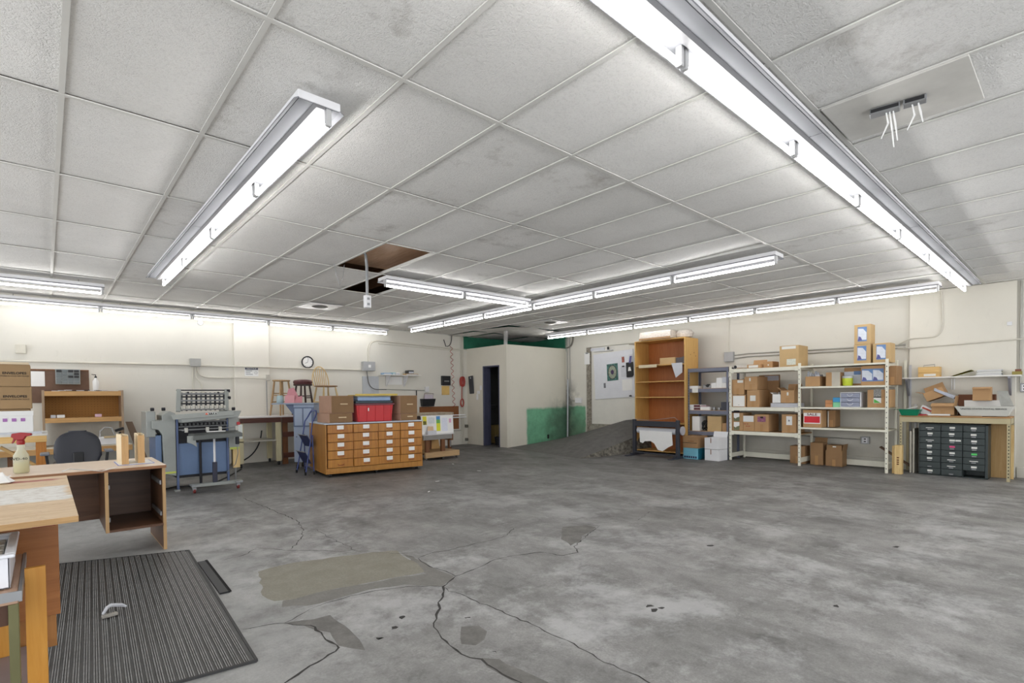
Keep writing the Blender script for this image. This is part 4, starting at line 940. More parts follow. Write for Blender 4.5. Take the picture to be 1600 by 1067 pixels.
for i, (a, b, z1, mm, nm) in enumerate([(.04, .24, .04, mat('pale_blue_pad', (150, 180, 210), .6), 'pale blue pads at the left of the small white shelf'), (.25, .33, .05, mat('aqua_pad', (150, 196, 206), .6), 'aqua card box on the small white shelf'), (.35, .44, .055, PAPER, 'white card box on the small white shelf'), (.60, .92, .035, CARD2, 'tan papers at the right of the small white shelf'), (.66, .80, .075, mat('black_white_box', (60, 60, 62), .6, var=.9, scale=30), 'black and white box atop the tan papers')]):
    z0 = 1.7065 if i < 4 else 1.7425
    t = thing('paper_stack', nm, 'paper', (5.53+a, YA-.19, z0)); MB().box(0, b-a, 0, .15, 0, z1).build('stack', mm, t, bev=.002); MB().box(.01, b-a-.01, -.003, 0, .004, z1*.6).build('top_label', PAPER2, t)
t = thing('paper_sheet', 'white sheet taped under the small white shelf', 'paper', (5.75, YA-.002, 1.67)); MB().box(0, .38, -.002, 0, -.18, 0).build('sheet', PAPER, t)
t = thing('wall_phone', 'black wall unit with a grey plate, left of the red coil hose', 'wall unit', (7.20, YA-.002, 1.60)); MB().box(0, .25, -.06, 0, -.115, .115).build('body', BLACK, t, bev=.006); MB().box(.06, .20, -.063, -.06, -.03, .0).build('plate', STEEL, t)
t = thing('note_pad', 'yellow pad hanging below the black wall unit', 'paper', (7.22, YA-.002, 1.47)); MB().box(0, .22, -.012, 0, -.22, 0).build('pad', mat('yellow_pad', (226, 190, 116), .7), t)
t = thing('file_bin', 'black wall file bin with papers, right of the drawer boxes', 'file bin', (6.60, YA-.002, 1.06))
MB().hexa([(.02, -.09, -.08), (.34, -.09, -.08), (.34, 0, -.08), (.02, 0, -.08)], [(0, -.12, .10), (.37, -.12, .10), (.37, 0, .10), (0, 0, .10)]).build('body', BLACK, t, bev=.004)
MB().sheet([(.08, -.05, .05), (.32, -.05, .05), (.34, -.05, .20), (.10, -.05, .20)], .003).build('papers', mat('lavender_paper', (206, 196, 206), .7), t)
MB().tube([(.08, -.04, .05), (.11, -.04, .225), (.35, -.04, .225), (.33, -.04, .05)], .006, 6).build('wire_frame', mat('dark_pink_wire', (120, 76, 84), .5), t)
REDC = mat('red_cord', (170, 60, 50), .5)
hz = [(7.45+.03*math.sin(i*2*PI/10), YA-.10+.03*math.cos(i*2*PI/10)) for i in range(111)]
conduit('coil_hose', 'red coiled air hose hanging down the left wall near the corner', [(7.47, YA-.02, 2.45)]+[(x+.0006*i, y, 2.43-i*.0137) for i, (x, y) in enumerate(hz)], .006, m=REDC, cat='hose', n=5)
conduit('cable', 'black cable drooping from the ceiling above the coiled hose', arc((7.52, YA-.03, 2.72), (7.34, YA-.03, 2.44), (7.52, YA-.03, 2.42))+[(7.28, YA-.03, 2.6)], .010, m=BLACK, cat='cable')
rc = []
for k_ in range(5):
    rc += [(7.80+.05*math.sin(a)+.008*k_, YA-.03-.01*k_, 1.58+.12*math.cos(a)) for a in [j*2*PI/12 for j in range(12)]]
rc += [(7.80, YA-.05, 1.46), (7.79, YA-.05, 1.2)]
for k_ in range(3): rc += [(7.80+.045*math.sin(a), YA-.04-.01*k_, 1.05+.10*math.cos(a)) for a in [j*2*PI/12 for j in range(12)]]
conduit('extension_cord', 'red extension cord bundled on the corner conduits', rc, .011, m=REDC, cat='cord')
for i, x in enumerate((7.79, 7.835)): conduit('conduit', 'vertical conduit in the corner by the closet, %s of the pair' % ('left', 'right')[i], [(x, YW-.01, 2.71), (x, YW-.01, .05)], .011)
for i, z in enumerate((.70, .12)): outlet('small dark valve on the corner conduit, %s one' % ('upper', 'lower')[i], 7.93-.0, YA-.03, z-.30*0+(-.24 if i == 0 else 0), .07, .07, 0, .04, m=mat('valve_metal', (110, 108, 100), .5, .5), face=False, name='pipe_valve', cat='valve')
t = thing('hardboard_sheet', 'brown hardboard sheet fixed low on the left wall by the corner', 'board', (6.58, YA-.002, .40)); MB().box(0, 1.14, -.008, 0, 0, .57).build('sheet', mat('brown_hardboard', (136, 84, 44), .6, var=.1), t)
conduit('rail', 'white rail running from the poster table to the corner', [(6.55, YA-.14, .70), (7.86, YA-.12, .69)], .018, m=ENAMEL, cat='rail')
conduit('rail', 'thin grey pipe low on the wall under the hardboard', [(6.9, YW, .36), (7.80, YW, .36)], .010, m=GALV, cat='pipe')
# closet side items
t = thing('paper_cutter', 'dark grey slab hanging by its hole beside the closet door', 'board', (7.985, 10.42, 1.73), ROTB)
MB().hexa([(-.05, -.012, -.46), (.13, -.012, -.45), (.13, 0, -.45), (-.05, 0, -.46)], [(-.10, -.012, -.02), (.09, -.012, 0), (.09, 0, 0), (-.10, 0, -.02)]).build('slab', mat('dark_slab', (66, 68, 72), .5), t, bev=.006); MB().cone((0, -.014, -.06), (0, -.012, -.06), .022, n=14).build('hang_hole', PAPER2, t)
for i, (y, z, a, b) in enumerate(((10.035, 1.415, .07, .11), (10.13, 1.305, .11, .075), (10.18, 1.19, .07, .14))):
    outlet('white switch plate beside the closet door, %s of three' % ('top', 'middle', 'bottom')[i], 7.999, y, z, a, b, ROTB, .012, m=ENAMEL, face=False, name='switch_plate', cat='switch')
cbox('olive carton standing inside the dark closet', (8.55, 10.15, 0), R(0), .34, .3, .46, m=mat('olive_carton', (176, 152, 96), .8), tape=False)
t = thing('wall_sink', 'small grey basin on the inner closet wall', 'sink', (8.42, 10.56, .98), 0); MB().hexa([(.0, -.16, -.08), (.34, -.16, -.08), (.34, 0, -.12), (0, 0, -.12)], [(-.02, -.24, 0), (.36, -.24, 0), (.36, 0, 0), (-.02, 0, 0)]).build('basin', ENAMEL2, t, bev=.008); MB().tube([(.17, -.02, 0), (.17, -.02, .12), (.17, -.12, .12)], .010, 8).build('tap', CHROME, t)
t = thing('utility_bucket', 'black bucket on the closet floor', 'bucket', (8.38, 9.80, 0)); MB().lathe([(.10, 0), (.13, .2), (.12, .2), (.09, .01)], 18).build('body', BLACK, t, smooth=True); MB().tube([(-.13, 0, .2), (-.08, .03, .24), (.08, .03, .24), (.13, 0, .2)], .005, 6).build('bail_handle', STEEL, t)
conduit('vent_pipe', 'grey flexible pipe rising from the closet corner to the ceiling', [(8.03, 9.14, 2.41), (8.02, 9.12, 2.55), (7.97, 9.06, 2.62), (7.95, 9.04, 2.72)], .045, m=mat('crinkled_foil', (186, 186, 184), .35, .4, var=.2, scale=40, bump=.6), cat='pipe', n=12)
outlet('tiny dark outlet low in the green patch of the closet wall', 9.36, 9.079, .185, .05, .10, 0, .02, m=BLACK, face=False, name='outlet_box', cat='outlet')
# ceiling cable drop
t = thing('cord_drop', 'grey cord and white outlet box hanging from the missing tile', 'hanging outlet', (2.70, 5.40, 3.0))
MB().tube([(-.06, 0, .0), (-.05, 0, -.14), (-.01, 0, -.22), (.0, 0, -.34), (.0, 0, -.66)], .016, 8).build('cord', STEEL, t, smooth=True)
b_ = MB().box(-.035, .035, -.028, .028, -.80, -.66).build('outlet_box', ENAMEL, t, bev=.006)
for dz in (-.70, -.76): MB().box(-.015, .015, -.0295, -.028, dz-.013, dz+.013).build('socket', STEEL, b_)
conduit('wire', 'thin bare wires looping beside the missing tile', [(2.50, 5.80, 2.75), (2.52, 5.8, 2.6), (2.56, 5.8, 2.50), (2.60, 5.8, 2.6), (2.62, 5.8, 2.75)], .003, m=STEEL, cat='wire', n=5)
# plate with cut straps near the ceiling at right
t = thing('ceiling_cover_plate', 'white plywood plate screwed to the ceiling by the right row', 'ceiling plate', (3.13, .38, CZ-.016)); MB().box(0, .52, 0, .60, 0, .010).build('plate', mat('painted_ply_plate', (206, 204, 198), .6, var=.12, scale=3), t, bev=.002)
t = thing('sprinkler_box', 'dark cut-off duct stub with dangling white straps on ceiling plate', 'duct stub', (3.36, .68, CZ-.018), R(-80))
MB().box(-.13, .0, -.03, .03, -.03, 0).build('duct_stub', STEEL, t, bev=.003); MB().box(-.125, -.005, -.032, -.03, -.024, -.006).build('stub_slot', BLACK, t); MB().box(.012, .11, -.03, .03, -.025, 0).build('clamp', STEEL, t, bev=.003); MB().box(.02, .10, -.032, -.03, -.022, -.004).build('clamp_slot', BLACK, t)
for i, (x, l) in enumerate(((-.03, .16), (-.06, .13), (-.045, .19), (.05, .12), (.075, .10))):
    MB().tube([(x, 0, -.02), (x+.01, .01, -.03-l*.4), (x+.02*(-1)**i, 0, -.03-l)], [.003, .005, .0025], 5).build('strap', PAPER, t)
for i, (x, y) in enumerate(((3.43, 8.56), (7.82, 7.49))):
    t = thing('ceiling_vent', 'white ceiling vent with a worn grille, %s one' % ('left far', 'right far')[i], 'vent', (x, y, CZ-.014)); MB().box(-.28, .28, -.28, .28, 0, .008).build('frame', ENAMEL, t, bev=.002)
    m_ = MB().cone((0, 0, -.01), (0, 0, 0), .10, .13, 20); m_.build('grille', mat('dark_grille', (96, 94, 90), .6, var=.6, scale=50), t)

# ================================================================= FOLDING MACHINE
MG = mat('machine_grey', (150, 154, 150), .4, .1, var=.05)
MBL = mat('machine_blue', (98, 122, 158), .4, .1, var=.06)
MDK = mat('machine_black', (34, 34, 40), .5, .2)
YGT = mat('yellow_green_tape', (196, 206, 92), .5)
t = thing('folding_machine', 'grey and blue paper folding machine with a tilted roller rack', 'machine', (1.30, 7.98, 0))
# local: x 0..0.7 main width, y back
MB().box(-.03, .57, .03, .05, .20, .62).build('front_panel', MBL, t, bev=.003)
MB().box(-.03, -.005, .0, .05, .0, .95).build('frame_post', mat('machine_blue_dark', (84, 100, 136), .4, .2), t, bev=.003); MB().box(.565, .59, .0, .05, .06, .95).build('frame_post', mat('machine_blue_dark', (84, 100, 136), .4, .2), t, bev=.003)
MB().box(-.06, .0, -.02, .06, .0, .02).build('foot', MG, t)
MB().box(-.02, .57, .08, .65, .16, .9).build('inner_body', MDK, t)
MB().prism([(-.17, .24), (-.035, .20), (-.035, 1.02), (-.10, 1.05), (-.18, 1.0), (-.18, .93), (-.29, .93), (-.29, .83), (-.22, .81), (-.18, .74)], -.0, .45, 'y').build('left_cover', MG, t, bev=.006)
MB().box(-.345, -.245, .05, .5, .72, 1.05).build('control_box', MG, t, bev=.006)
MB().box(-.25, -.185, .06, .60, .03, .74).build('side_leg', MBL, t, bev=.003)
MB().box(-.165, -.04, -.003, 0, .24, .265).build('tape_strip', YGT, t)
MB().prism([(.575, .52), (.72, .52), (.72, .92), (.68, 1.03), (.575, 1.05)], .0, .45, 'y').build('right_cover', MG, t, bev=.006)
MB().box(.60, .72, -.003, 0, .50, .53).build('tape_strip', YGT, t)
MB().box(.64, .73, .02, .10, .24, .50).build('wood_block', PINEZ, t); MB().cone((.68, .06, 0), (.68, .06, .24), .012, n=8).build('support_rod', STEEL, t)
MB().prism([(-.02, .98), (.0, .90), (.66, .955), (.70, 1.04), (.0, 1.0)], -.22, .02, 'y').build('hood', MG, t, bev=.005)
MB().sheet([(-.10, -.235, .945), (.60, -.235, .985), (.60, -.225, 1.045), (-.12, -.225, 1.005)], .012).build('hood_bar', MG, t)
MB().sheet([(-.08, -.2375, .950), (.02, -.2375, .956), (.02, -.2375, .968), (-.08, -.2375, .962)], .001).build('tape_strip', YGT, t)
bd = MB().box(.26, .40, -.2405, -.2385, .975, 1.022).build('badge', PAPER, t)
MB().prism([(.262, .977), (.295, .977), (.285, 1.02), (.262, 1.02)], -.242, -.2405, 'y').build('badge_mark', mat('badge_orange', (216, 86, 52), .5), bd)
text('W', .046, INK, bd, (.330, -.2415, 1.0), FRONT, sx=1.2, bold=.003); MB().box(.375, .392, -.242, -.2405, .98, 1.018).build('badge_mark', INK, bd)
# dark mouth below the hood with small rollers
for z in (.90, .84, .80): MB().cone((-.0, .0, z), (.57, .0, z), .010, n=8).build('roller_shaft', STEEL, t)
for i in range(12):
    MB().cone((.02+.046*i, -.005, .87), (.04+.046*i, -.005, .87), .022, n=10).build('roller', mat('roller_grey', (96, 98, 98), .5), t)
# tilted roller rack
def P3(x, v): return (x, .02+.10*v, 1.05+.28*v)     # v 0 bottom..1 top
for x in (.0, .57): MB().bar(P3(x, -.03), P3(x+.03*(1 if x else 1), 1.02), .03, .05, (1, 0, 0)).build('rack_side', MG, t, bev=.003)
for v, r_ in ((.06, .012), (.34, .010), (.48, .012), (.66, .010), (.80, .014), (.98, .008)):
    MB().cone(P3(.0, v), P3(.60, v), r_, n=8).build('rack_bar', MDK if r_ < .012 else STEEL, t)
for i in range(10):
    x = .04+.056*i; MB().bar(P3(x, .0), P3(x+.02, .86), .012, .022, (1, 0, 0)).build('rack_slat', MDK if i % 2 else mat('roller_grey', (96, 98, 98), .5), t)
    MB().cone(P3(x-.008, .14), P3(x+.018, .14), .03, n=12).build('roller', mat('roller_pale', (190, 188, 180), .4), t)
for x, v in ((.62, .95), (.62, .6), (-.28, .1), (-.16, .1), (.66, .05)):
    p = P3(x, v); MB().cone((p[0]-.02, p[1], p[2]), (p[0]+.02, p[1], p[2]), .022, n=10).build('knob', MDK, t, bev=.003)
for x, v in ((.13, .30), (.13, .86), (.49, .30), (.49, .86)): p = P3(x, v); MB().cone((p[0], p[1]-.03, p[2]), (p[0], p[1]+.01, p[2]), .012, n=8).build('clamp_screw', MDK, t)
# delivery table on its own stand
MB().hexa([(.08, -.48, .685), (.64, -.48, .705), (.64, -.14, .73), (.08, -.14, .71)], [(.08, -.48, .745), (.64, -.48, .755), (.64, -.14, .775), (.08, -.14, .755)]).build('delivery_table', mat('dark_table_grey', (96, 100, 98), .5, .2), t, bev=.003)
MB().box(.26, .48, -.30, -.285, .772, .784).build('paper_guide', PAPER, t)
MB().cone((.0, -.2, .80), (.66, -.2, .82), .006, n=8).build('guide_rod', STEEL, t)
for x in (.03, .27, .42, .62): MB().box(x, x+.035, -.225, -.18, .775, .835).build('guide_block', mat('roller_pale', (190, 188, 180), .4), t, bev=.003)
MB().prism([(.02, .66), (.07, .64), (.12, .60), (.10, .74), (.02, .74)], -.44, -.40, 'y').build('table_bracket', MG, t)
MB().cone((.34, -.32, .36), (.34, -.32, .70), .013, n=12).build('stand_tube', ENAMEL, t, smooth=True); MB().box(.315, .365, -.345, -.295, .1, .38).build('stand_post', mat('dark_blue_post', (36, 38, 58), .4), t, bev=.004)
MB().cone((.24, .0, .04), (.24, .0, .70), .016, n=8).build('stand_tube', MDK, t)
MB().box(.07, .66, -.36, -.29, .075, .115).build('stand_base', MG, t, bev=.004)
for x in (.10, .61):
    MB().box(x-.04, x+.04, -.42, -.24, .095, .11).build('caster_plate', STEEL, t); k_ = MB().cone((x-.012, -.33, .032), (x+.012, -.33, .032), .032, n=16).build('caster_wheel', mat('red_wheel', (120, 40, 38), .5), t); MB().box(x-.02, x+.02, -.355, -.315, .04, .095).build('caster_fork', STEEL, k_)
MB().box(.70, .76, -.02, .04, .64, .84).build('side_bottle', mat('pale_label_white', (220, 226, 222), .5), t, bev=.004); MB().box(.69, .73, -.02, .02, .84, .88).build('red_switch', mat('red_switch', (206, 40, 48), .4), t, bev=.003)
MB().box(.64, .68, -.16, -.12, .58, .70).build('switch_box', MDK, t)
MB().tube([(.66, -.14, .58), (.665, -.14, .45), (.64, -.1, .3), (.56, -.02, .2)], .005, 6).build('cable', STEEL, t)
conduit('power_cable', 'black power cable lying on the floor below the machine', [(1.15, 8.2, .012), (1.3, 8.33, .012), (1.55, 8.2, .012), (1.8, 8.36, .012), (2.1, 8.9, .012), (2.45, 9.6, .012)], .010, m=BLACK, cat='cable')

# ================================================================= GOLD DRAWER CABINET
GOLD = wood('golden_ply', (158, 104, 36), (184, 130, 54), 'z', .4, .5)
GOLDF = wood('golden_ply_front', (160, 98, 26), (192, 132, 48), 'z', .38, .6)
RZ = R(-6.9)
t = thing('drawer_cabinet', 'golden plywood cabinet of twenty labelled drawers on casters', 'drawer cabinet', (3.115, 7.66, 0), RZ)
W_, D_, H_ = 1.585, .92, .80
MB().box(0, W_, 0, D_, .05, .075).box(0, .02, 0, D_, .075, H_).box(W_-.02, W_, 0, D_, .075, H_).box(.02, W_-.02, D_-.015, D_, .075, H_).box(.02, W_-.02, .02, D_-.015, .14, .15).box(.02, W_-.02, 0, .02, .075, .135).build('carcass', GOLD, t, bev=.003)
MB().box(-.015, W_+.012, -.02, D_+.01, H_, H_+.018).build('top_panel', mat('pale_blue_top', (190, 200, 212), .35, var=.08), t, bev=.003)
rows = [.14, .27, .40, .53, .665]
GOLDI = wood('dark_gap_wood', (96, 58, 22), (110, 70, 30), 'z')
MB().box(.02, W_-.02, .025, .05, .135, H_).build('inner_face', GOLDI, t)
cols = [.03, .42, .82, 1.19, W_-.02]
rnd = random.Random(11)
for c_ in range(4):
    for r_ in range(5):
        x0, x1 = cols[c_]+.004, cols[c_+1]-.004; z0 = .14+.131*r_+.003; z1 = z0+.123
        out = {(1, 4): .02, (0, 3): .025, (0, 2): .012, (3, 4): .01, (3, 3): .02, (3, 1): .022, (1, 0): .02}.get((c_, r_), rnd.uniform(0, .006))
        d_ = MB().box(x0, x1, -out-.006, .02, z0, z1).build('drawer', GOLDF, t, bev=.0025)
        y = -out-.006; xm = (x0+x1)/2
        if not (c_ == 0 and r_ == 0): MB().box(xm-.05, xm+.05, y-.006, y, z0+.055, z0+.115).build('card_label', PAPER, d_, bev=.001)
        MB().tube([(xm-.045, y-.002, z0+.05), (xm-.035, y-.018, z0+.036), (xm+.035, y-.018, z0+.036), (xm+.045, y-.002, z0+.05)], .006, 6).build('pull', mat('copper_pull', (176, 108, 76), .35, .6), d_)
for x, y in ((.08, .06), (.80, .05), (1.50, .06), (.08, .86), (1.50, .86)):
    k_ = MB().cone((x-.012, y, .025), (x+.012, y, .025), .025, n=14).build('caster', RUBBER, t); MB().box(x-.018, x+.018, y-.012, y+.012, .03, .05).build('caster_plate', CHROME, k_)
def onc(u, v): # cabinet-top local to world
    return (3.115+u*math.cos(RZ)-v*math.sin(RZ), 7.66+u*math.sin(RZ)+v*math.cos(RZ), .8185)
KR = mat('kraft_drawer_box', (134, 104, 72), .8, var=.06)
RB = R(-1)
def drawer_box(label, u, v, w_, h_, d_, z0=0, out=0):
    p = onc(u, v); t = thing('file_drawer_box', label, 'storage box', (p[0], p[1], p[2]+z0), RB, 'kraft pull-out drawer boxes')
    MB().box(0, w_, .006, d_, 0, h_).build('sleeve', mat('kraft_side', (176, 140, 118), .8, var=.05), t, bev=.002)
    k_ = MB().box(.006, w_-.006, -out, .005, .004, h_-.004).build('drawer', KR, t, bev=.003)
    MB().box(w_*.38, w_*.72, -out-.014, -out, h_*.48, h_*.48+.02).build('handle', mat('pale_handle', (210, 186, 150), .5), k_, bev=.004)
    return t
drawer_box('kraft drawer box on the golden cabinet, lower left', .10, .12, .37, .145, .5)
drawer_box('tall kraft drawer box stacked at left on the golden cabinet', .13, .115, .36, .27, .5, .147)
drawer_box('kraft drawer box on the golden cabinet, lower right', 1.24, .08, .31, .11, .5)
drawer_box('tall kraft drawer box stacked at right on the golden cabinet', 1.23, .075, .325, .30, .5, .112)
RED = mat('red_plastic', (196, 48, 52), .4, var=.04)
p = onc(.52, .12); t = thing('storage_bin', 'red ribbed plastic tote on the golden cabinet', 'storage bin', p, RZ)
m_ = MB().hexa([(.03, .02, 0), (.58, .02, 0), (.58, .38, 0), (.03, .38, 0)], [(.0, 0, .27), (.61, 0, .27), (.61, .40, .27), (0, .40, .27)]); m_.build('body', RED, t, bev=.008)
for x in (.04, .17, .31, .45, .57): MB().hexa([(x, .005, .005), (x+.012, .005, .005), (x+.012, .03, .005), (x, .03, .005)], [(x, -.008, .262), (x+.012, -.008, .262), (x+.012, .02, .262), (x, .02, .262)]).build('rib', RED, t)
MB().box(-.015, .625, -.015, .415, .262, .290).build('rim', mat('dark_red_rim', (110, 44, 54), .4), t, bev=.004); MB().box(.18, .20, -.010, -.008, .17, .22).build('clip_mark', PAPER, t)
p = onc(.52, .12); t = thing('storage_bin', 'black lidded tote with blue contents, stacked on the red tote', 'storage bin', (p[0], p[1], p[2]+.2905), RZ)
MB().box(-.005, .60, .0, .38, 0, .04).build('lid', mat('teal_black', (30, 50, 60), .4), t, bev=.006); MB().box(.03, .57, .0, .36, .041, .10).build('blue_pad', mat('dusty_blue_pad', (142, 166, 200), .6), t, bev=.01)
MB().box(.02, .58, .02, .36, .101, .12).build('grey_pad', mat('grey_pad', (150, 152, 156), .6), t, bev=.004)
t = thing('yellow_tray', 'flat yellow tray topping the tote stack', 'tray', (p[0], p[1], p[2]+.413), RZ); MB().box(-.02, .68, -.01, .36, 0, .016).build('base', mat('mustard_tray', (204, 178, 84), .5), t, bev=.003); MB().box(-.02, .68, -.014, -.01, 0, .03).build('lip', mat('mustard_tray', (204, 178, 84), .5), t)
t = thing('wire_rack', 'black wire letter rack behind the yellow tray', 'rack', onc(1.00, .62), RZ)
for i in range(7): MB().tube([(.04*i, 0, 0), (.04*i, 0, .42), (.04*i, .16, .42), (.04*i, .16, 0)], .006, 6).build('wire_hoop', BLACK, t)
MB().tube([(-.01, 0, .42), (.25, 0, .42)], .009, 6).tube([(-.01, 0, .01), (.25, 0, .01)], .006, 6).build('cross_wire', BLACK, t)

# ================================================================= BLUE-GREY CABINET, LADDER, SEATS
BG = mat('blue_grey_metal', (168, 182, 204), .45, .15, var=.04)
BGD = mat('blue_grey_edge', (104, 118, 146), .45, .15)
t = thing('machine_cabinet', 'tall blue-grey metal cabinet with a fold-out top', 'cabinet', (3.13, 9.02, 0), R(-38))
MB().box(0, .34, 0, .36, .12, 1.10).build('body', BG, t, bev=.004)
MB().box(.0, .34, -.012, 0, .72, 1.05).build('recess_frame', BGD, t); 
for x in (.02, .17): MB().box(x, x+.13, -.016, -.012, .74, 1.03).build('door_panel', BG, t, bev=.002)
MB().box(.004, .336, -.012, 0, .14, .70).build('lower_door', BG, t, bev=.003); MB().cone((.05, -.02, .55), (.05, -.012, .55), .008, n=10).build('lock', BLACK, t)
MB().box(-.34, .36, -.06, .36, 1.10, 1.122).build('top_plate', mat('steel_blue_plate', (150, 162, 180), .4, .3), t, bev=.002)
MB().prism([(-.01, 1.10), (-.01, .92), (-.14, 1.10)], .02, .03, 'y').build('plate_bracket', BGD, t)
for x, y in ((.04, .04), (.30, .04), (.04, .32), (.30, .32)): MB().cone((x-.014, y, .04), (x+.014, y, .04), .04, n=14).box(x-.012, x+.012, y-.012, y+.012, .05, .12).build('caster', BLACK, t)
# ladder
LB = mat('ladder_blue', (70, 84, 140), .4, .3, var=.05)
t = thing('step_ladder', 'small blue folding step ladder leaning beside the golden cabinet', 'step ladder', (3.02, 8.36, 0), R(-90))
hw = .19
for s in (-1, 1):
    MB().tube([(s*hw, -.02, 0), (s*hw*.95, .06, .45), (s*hw*.84, .115, .83), (s*hw*.80, .16, .90)], .011, 8).build('side_rail', LB, t, smooth=True)
    MB().tube([(s*hw*1.0, .115, 0), (s*hw*.92, .105, .62)], .010, 8).build('rear_leg', LB, t, smooth=True)
    for yy in (-.02, .115): MB().cone((s*hw, yy, 0), (s*hw, yy, .05), .015, n=10).build('foot', RUBBER, t)
MB().tube([(-hw*.80, .16, .90), (-hw*.74, .19, .96), (-hw*.5, .20, 1.0), (hw*.5, .20, 1.0), (hw*.74, .19, .96), (hw*.80, .16, .90)], .012, 8).build('hand_rail', LB, t, smooth=True)
for z, y in ((.36, .02), (.62, .055)):
    MB().sheet([(-hw*.95, y-.04, z), (hw*.95, y-.04, z), (hw*.95, y+.055, z-.19), (-hw*.95, y+.055, z-.19)], .008).build('step', mat('step_blue', (44, 54, 100), .45, .2), t)
    MB().bar((-hw*.95, y-.045, z), (hw*.95, y-.045, z), .012).build('step_edge', STEEL, t)
MB().bar((-hw, .115, .10), (hw, .115, .10), .012).build('rear_brace', LB, t)
# light wood stool, stacked on the bench behind
def stool(name, label, loc, rz, h, r0, r1, seat_r, m, mseat, thick=.03, rungs=(.35, .6), cushion=False):
    t = thing(name, label, 'stool', loc, rz)
    if cushion: MB().lathe([(seat_r*.9, h-.01), (seat_r, h+.02), (seat_r*1.02, h+.05), (seat_r*.9, h+.075), (seat_r*.4, h+.09), (.01, h+.092)], 28).build('cushion', mseat, t, smooth=True)
    MB().lathe([(seat_r*.92, h-thick), (seat_r, h-thick*.6), (seat_r, h-.004), (seat_r*.9, h)], 28).build('seat', m if cushion else mseat, t, smooth=True)
    L = []
    for a in (45, 135, 225, 315):
        a = R(a); L.append((Vector((r0*math.cos(a), r0*math.sin(a), h-thick)), Vector((r1*math.cos(a), r1*math.sin(a), 0))))
        MB().tube([tuple(L[-1][0]), tuple(L[-1][0].lerp(L[-1][1], .5)), tuple(L[-1][1])], [.017, .019, .014], 10).build('leg', m, t, smooth=True)
    for k_, f in enumerate(rungs):
        for i in range(4):
            ff = f+.06*(i % 2); A = L[i][0].lerp(L[i][1], ff); B = L[(i+1) % 4][0].lerp(L[(i+1) % 4][1], ff); MB().cone(A, B, .010, n=8).build('stretcher', m, t, smooth=True)
    return t
OLDW = wood('worn_stool_wood', (160, 128, 88), (186, 152, 108), 'z')
BT = .8875
stool('bar_stool', 'tall worn wooden stool standing on the wooden wall bench', (3.30, 10.12, BT), R(20), .66, .12, .20, .155, OLDW, OLDW)
VIN = mat('maroon_vinyl', (92, 52, 54), .35, var=.35, scale=26, bump=.4)
DARKW = wood('dark_turned_wood', (52, 34, 30), (74, 48, 42), 'z')
stool('bar_stool', 'dark turned stool with a maroon padded seat behind the pink card', (3.64, 9.96, BT), R(10), .58, .12, .20, .17, DARKW, VIN, cushion=True)
t = thing('wooden_bench', 'wooden wall bench with pale leg and white top near the corner cabinet', 'bench', (2.50, 9.80, 0))
MB().box(0, 1.65, .0, .72, .862, .885).build('top', mat('white_top', (226, 222, 220), .5, var=.04), t, bev=.002)
REDW = wood('dark_red_timber', (74, 40, 30), (98, 56, 40), 'x')
MB().box(0, .68, 0, .04, .775, .862).build('apron', REDW, t); MB().box(.70, 1.65, .0, .04, .76, .862).build('apron', REDW, t)
PALEL = wood('pale_leg', (206, 196, 158), (220, 210, 172), 'z')
for x, y in ((.60, .02), (.62, .60), (-.03, .02)): MB().box(x, x+.085, y, y+.05, .07, .775).build('leg', PALEL, t, bev=.002); MB().cone((x+.03, y+.03, .035), (x+.055, y+.03, .035), .035, n=12).box(x+.035, x+.05, y+.015, y+.045, .05, .07).build('caster', BLACK, t)
MB().box(-.03, .60, .02, .60, .44, .462).build('lower_shelf', mat('grey_shelf_board', (188, 184, 172), .6), t, bev=.002)
for x in (.72, 1.2): MB().box(x, x+.09, .05, .10, .0, .76).build('leg', wood('brown_timber', (104, 66, 36), (128, 84, 50), 'z'), t)
for z in (.12, .50): MB().box(.72, 1.65, .03, .05, z, z+.09).build('rail', REDW, t)
conduit('power_cable', 'black cable curving down behind the wooden wall bench', arc((3.05, 10.5, .60), (2.5, 10.45, .02), (3.0, 10.5, .05), 12), .012, m=BLACK, cat='cable')
t = thing('pink_card_folder', 'folded pink card standing on the blue-grey cabinet top', 'paper', (3.05, 9.03, 1.1235), R(-38))
MB().sheet([(-.06, -.0, 0), (.10, .0, .0), (.10, .03, .13), (-.06, .03, .13)], .002).build('front_leaf', mat('pink_card', (222, 160, 166), .6), t)
MB().sheet([(-.06, .02, .0), (.20, .06, .0), (.08, .05, .26), (-.01, .05, .24)], .002).build('back_leaf', mat('pink_card2', (208, 140, 148), .6), t)
MB().sheet([(.08, -.0, .0), (.22, .03, .0), (.22, .04, .12), (.14, .02, .10)], .002).build('side_leaf', mat('pink_card2', (208, 140, 148), .6), t)
t = thing('glass_jar', 'pale blue glass jar beside the pink card', 'jar', (2.97, 9.19, 1.1235)); MB().lathe([(.05, 0), (.055, .01), (.055, .10), (.045, .12), (.045, .13)], 18).build('jar', glassy('pale_glass', (188, 214, 220), .7), t, smooth=True); MB().lathe([(.04, .002), (.05, .012), (.05, .05), (.001, .05)], 14).build('contents', PAPER2, t)
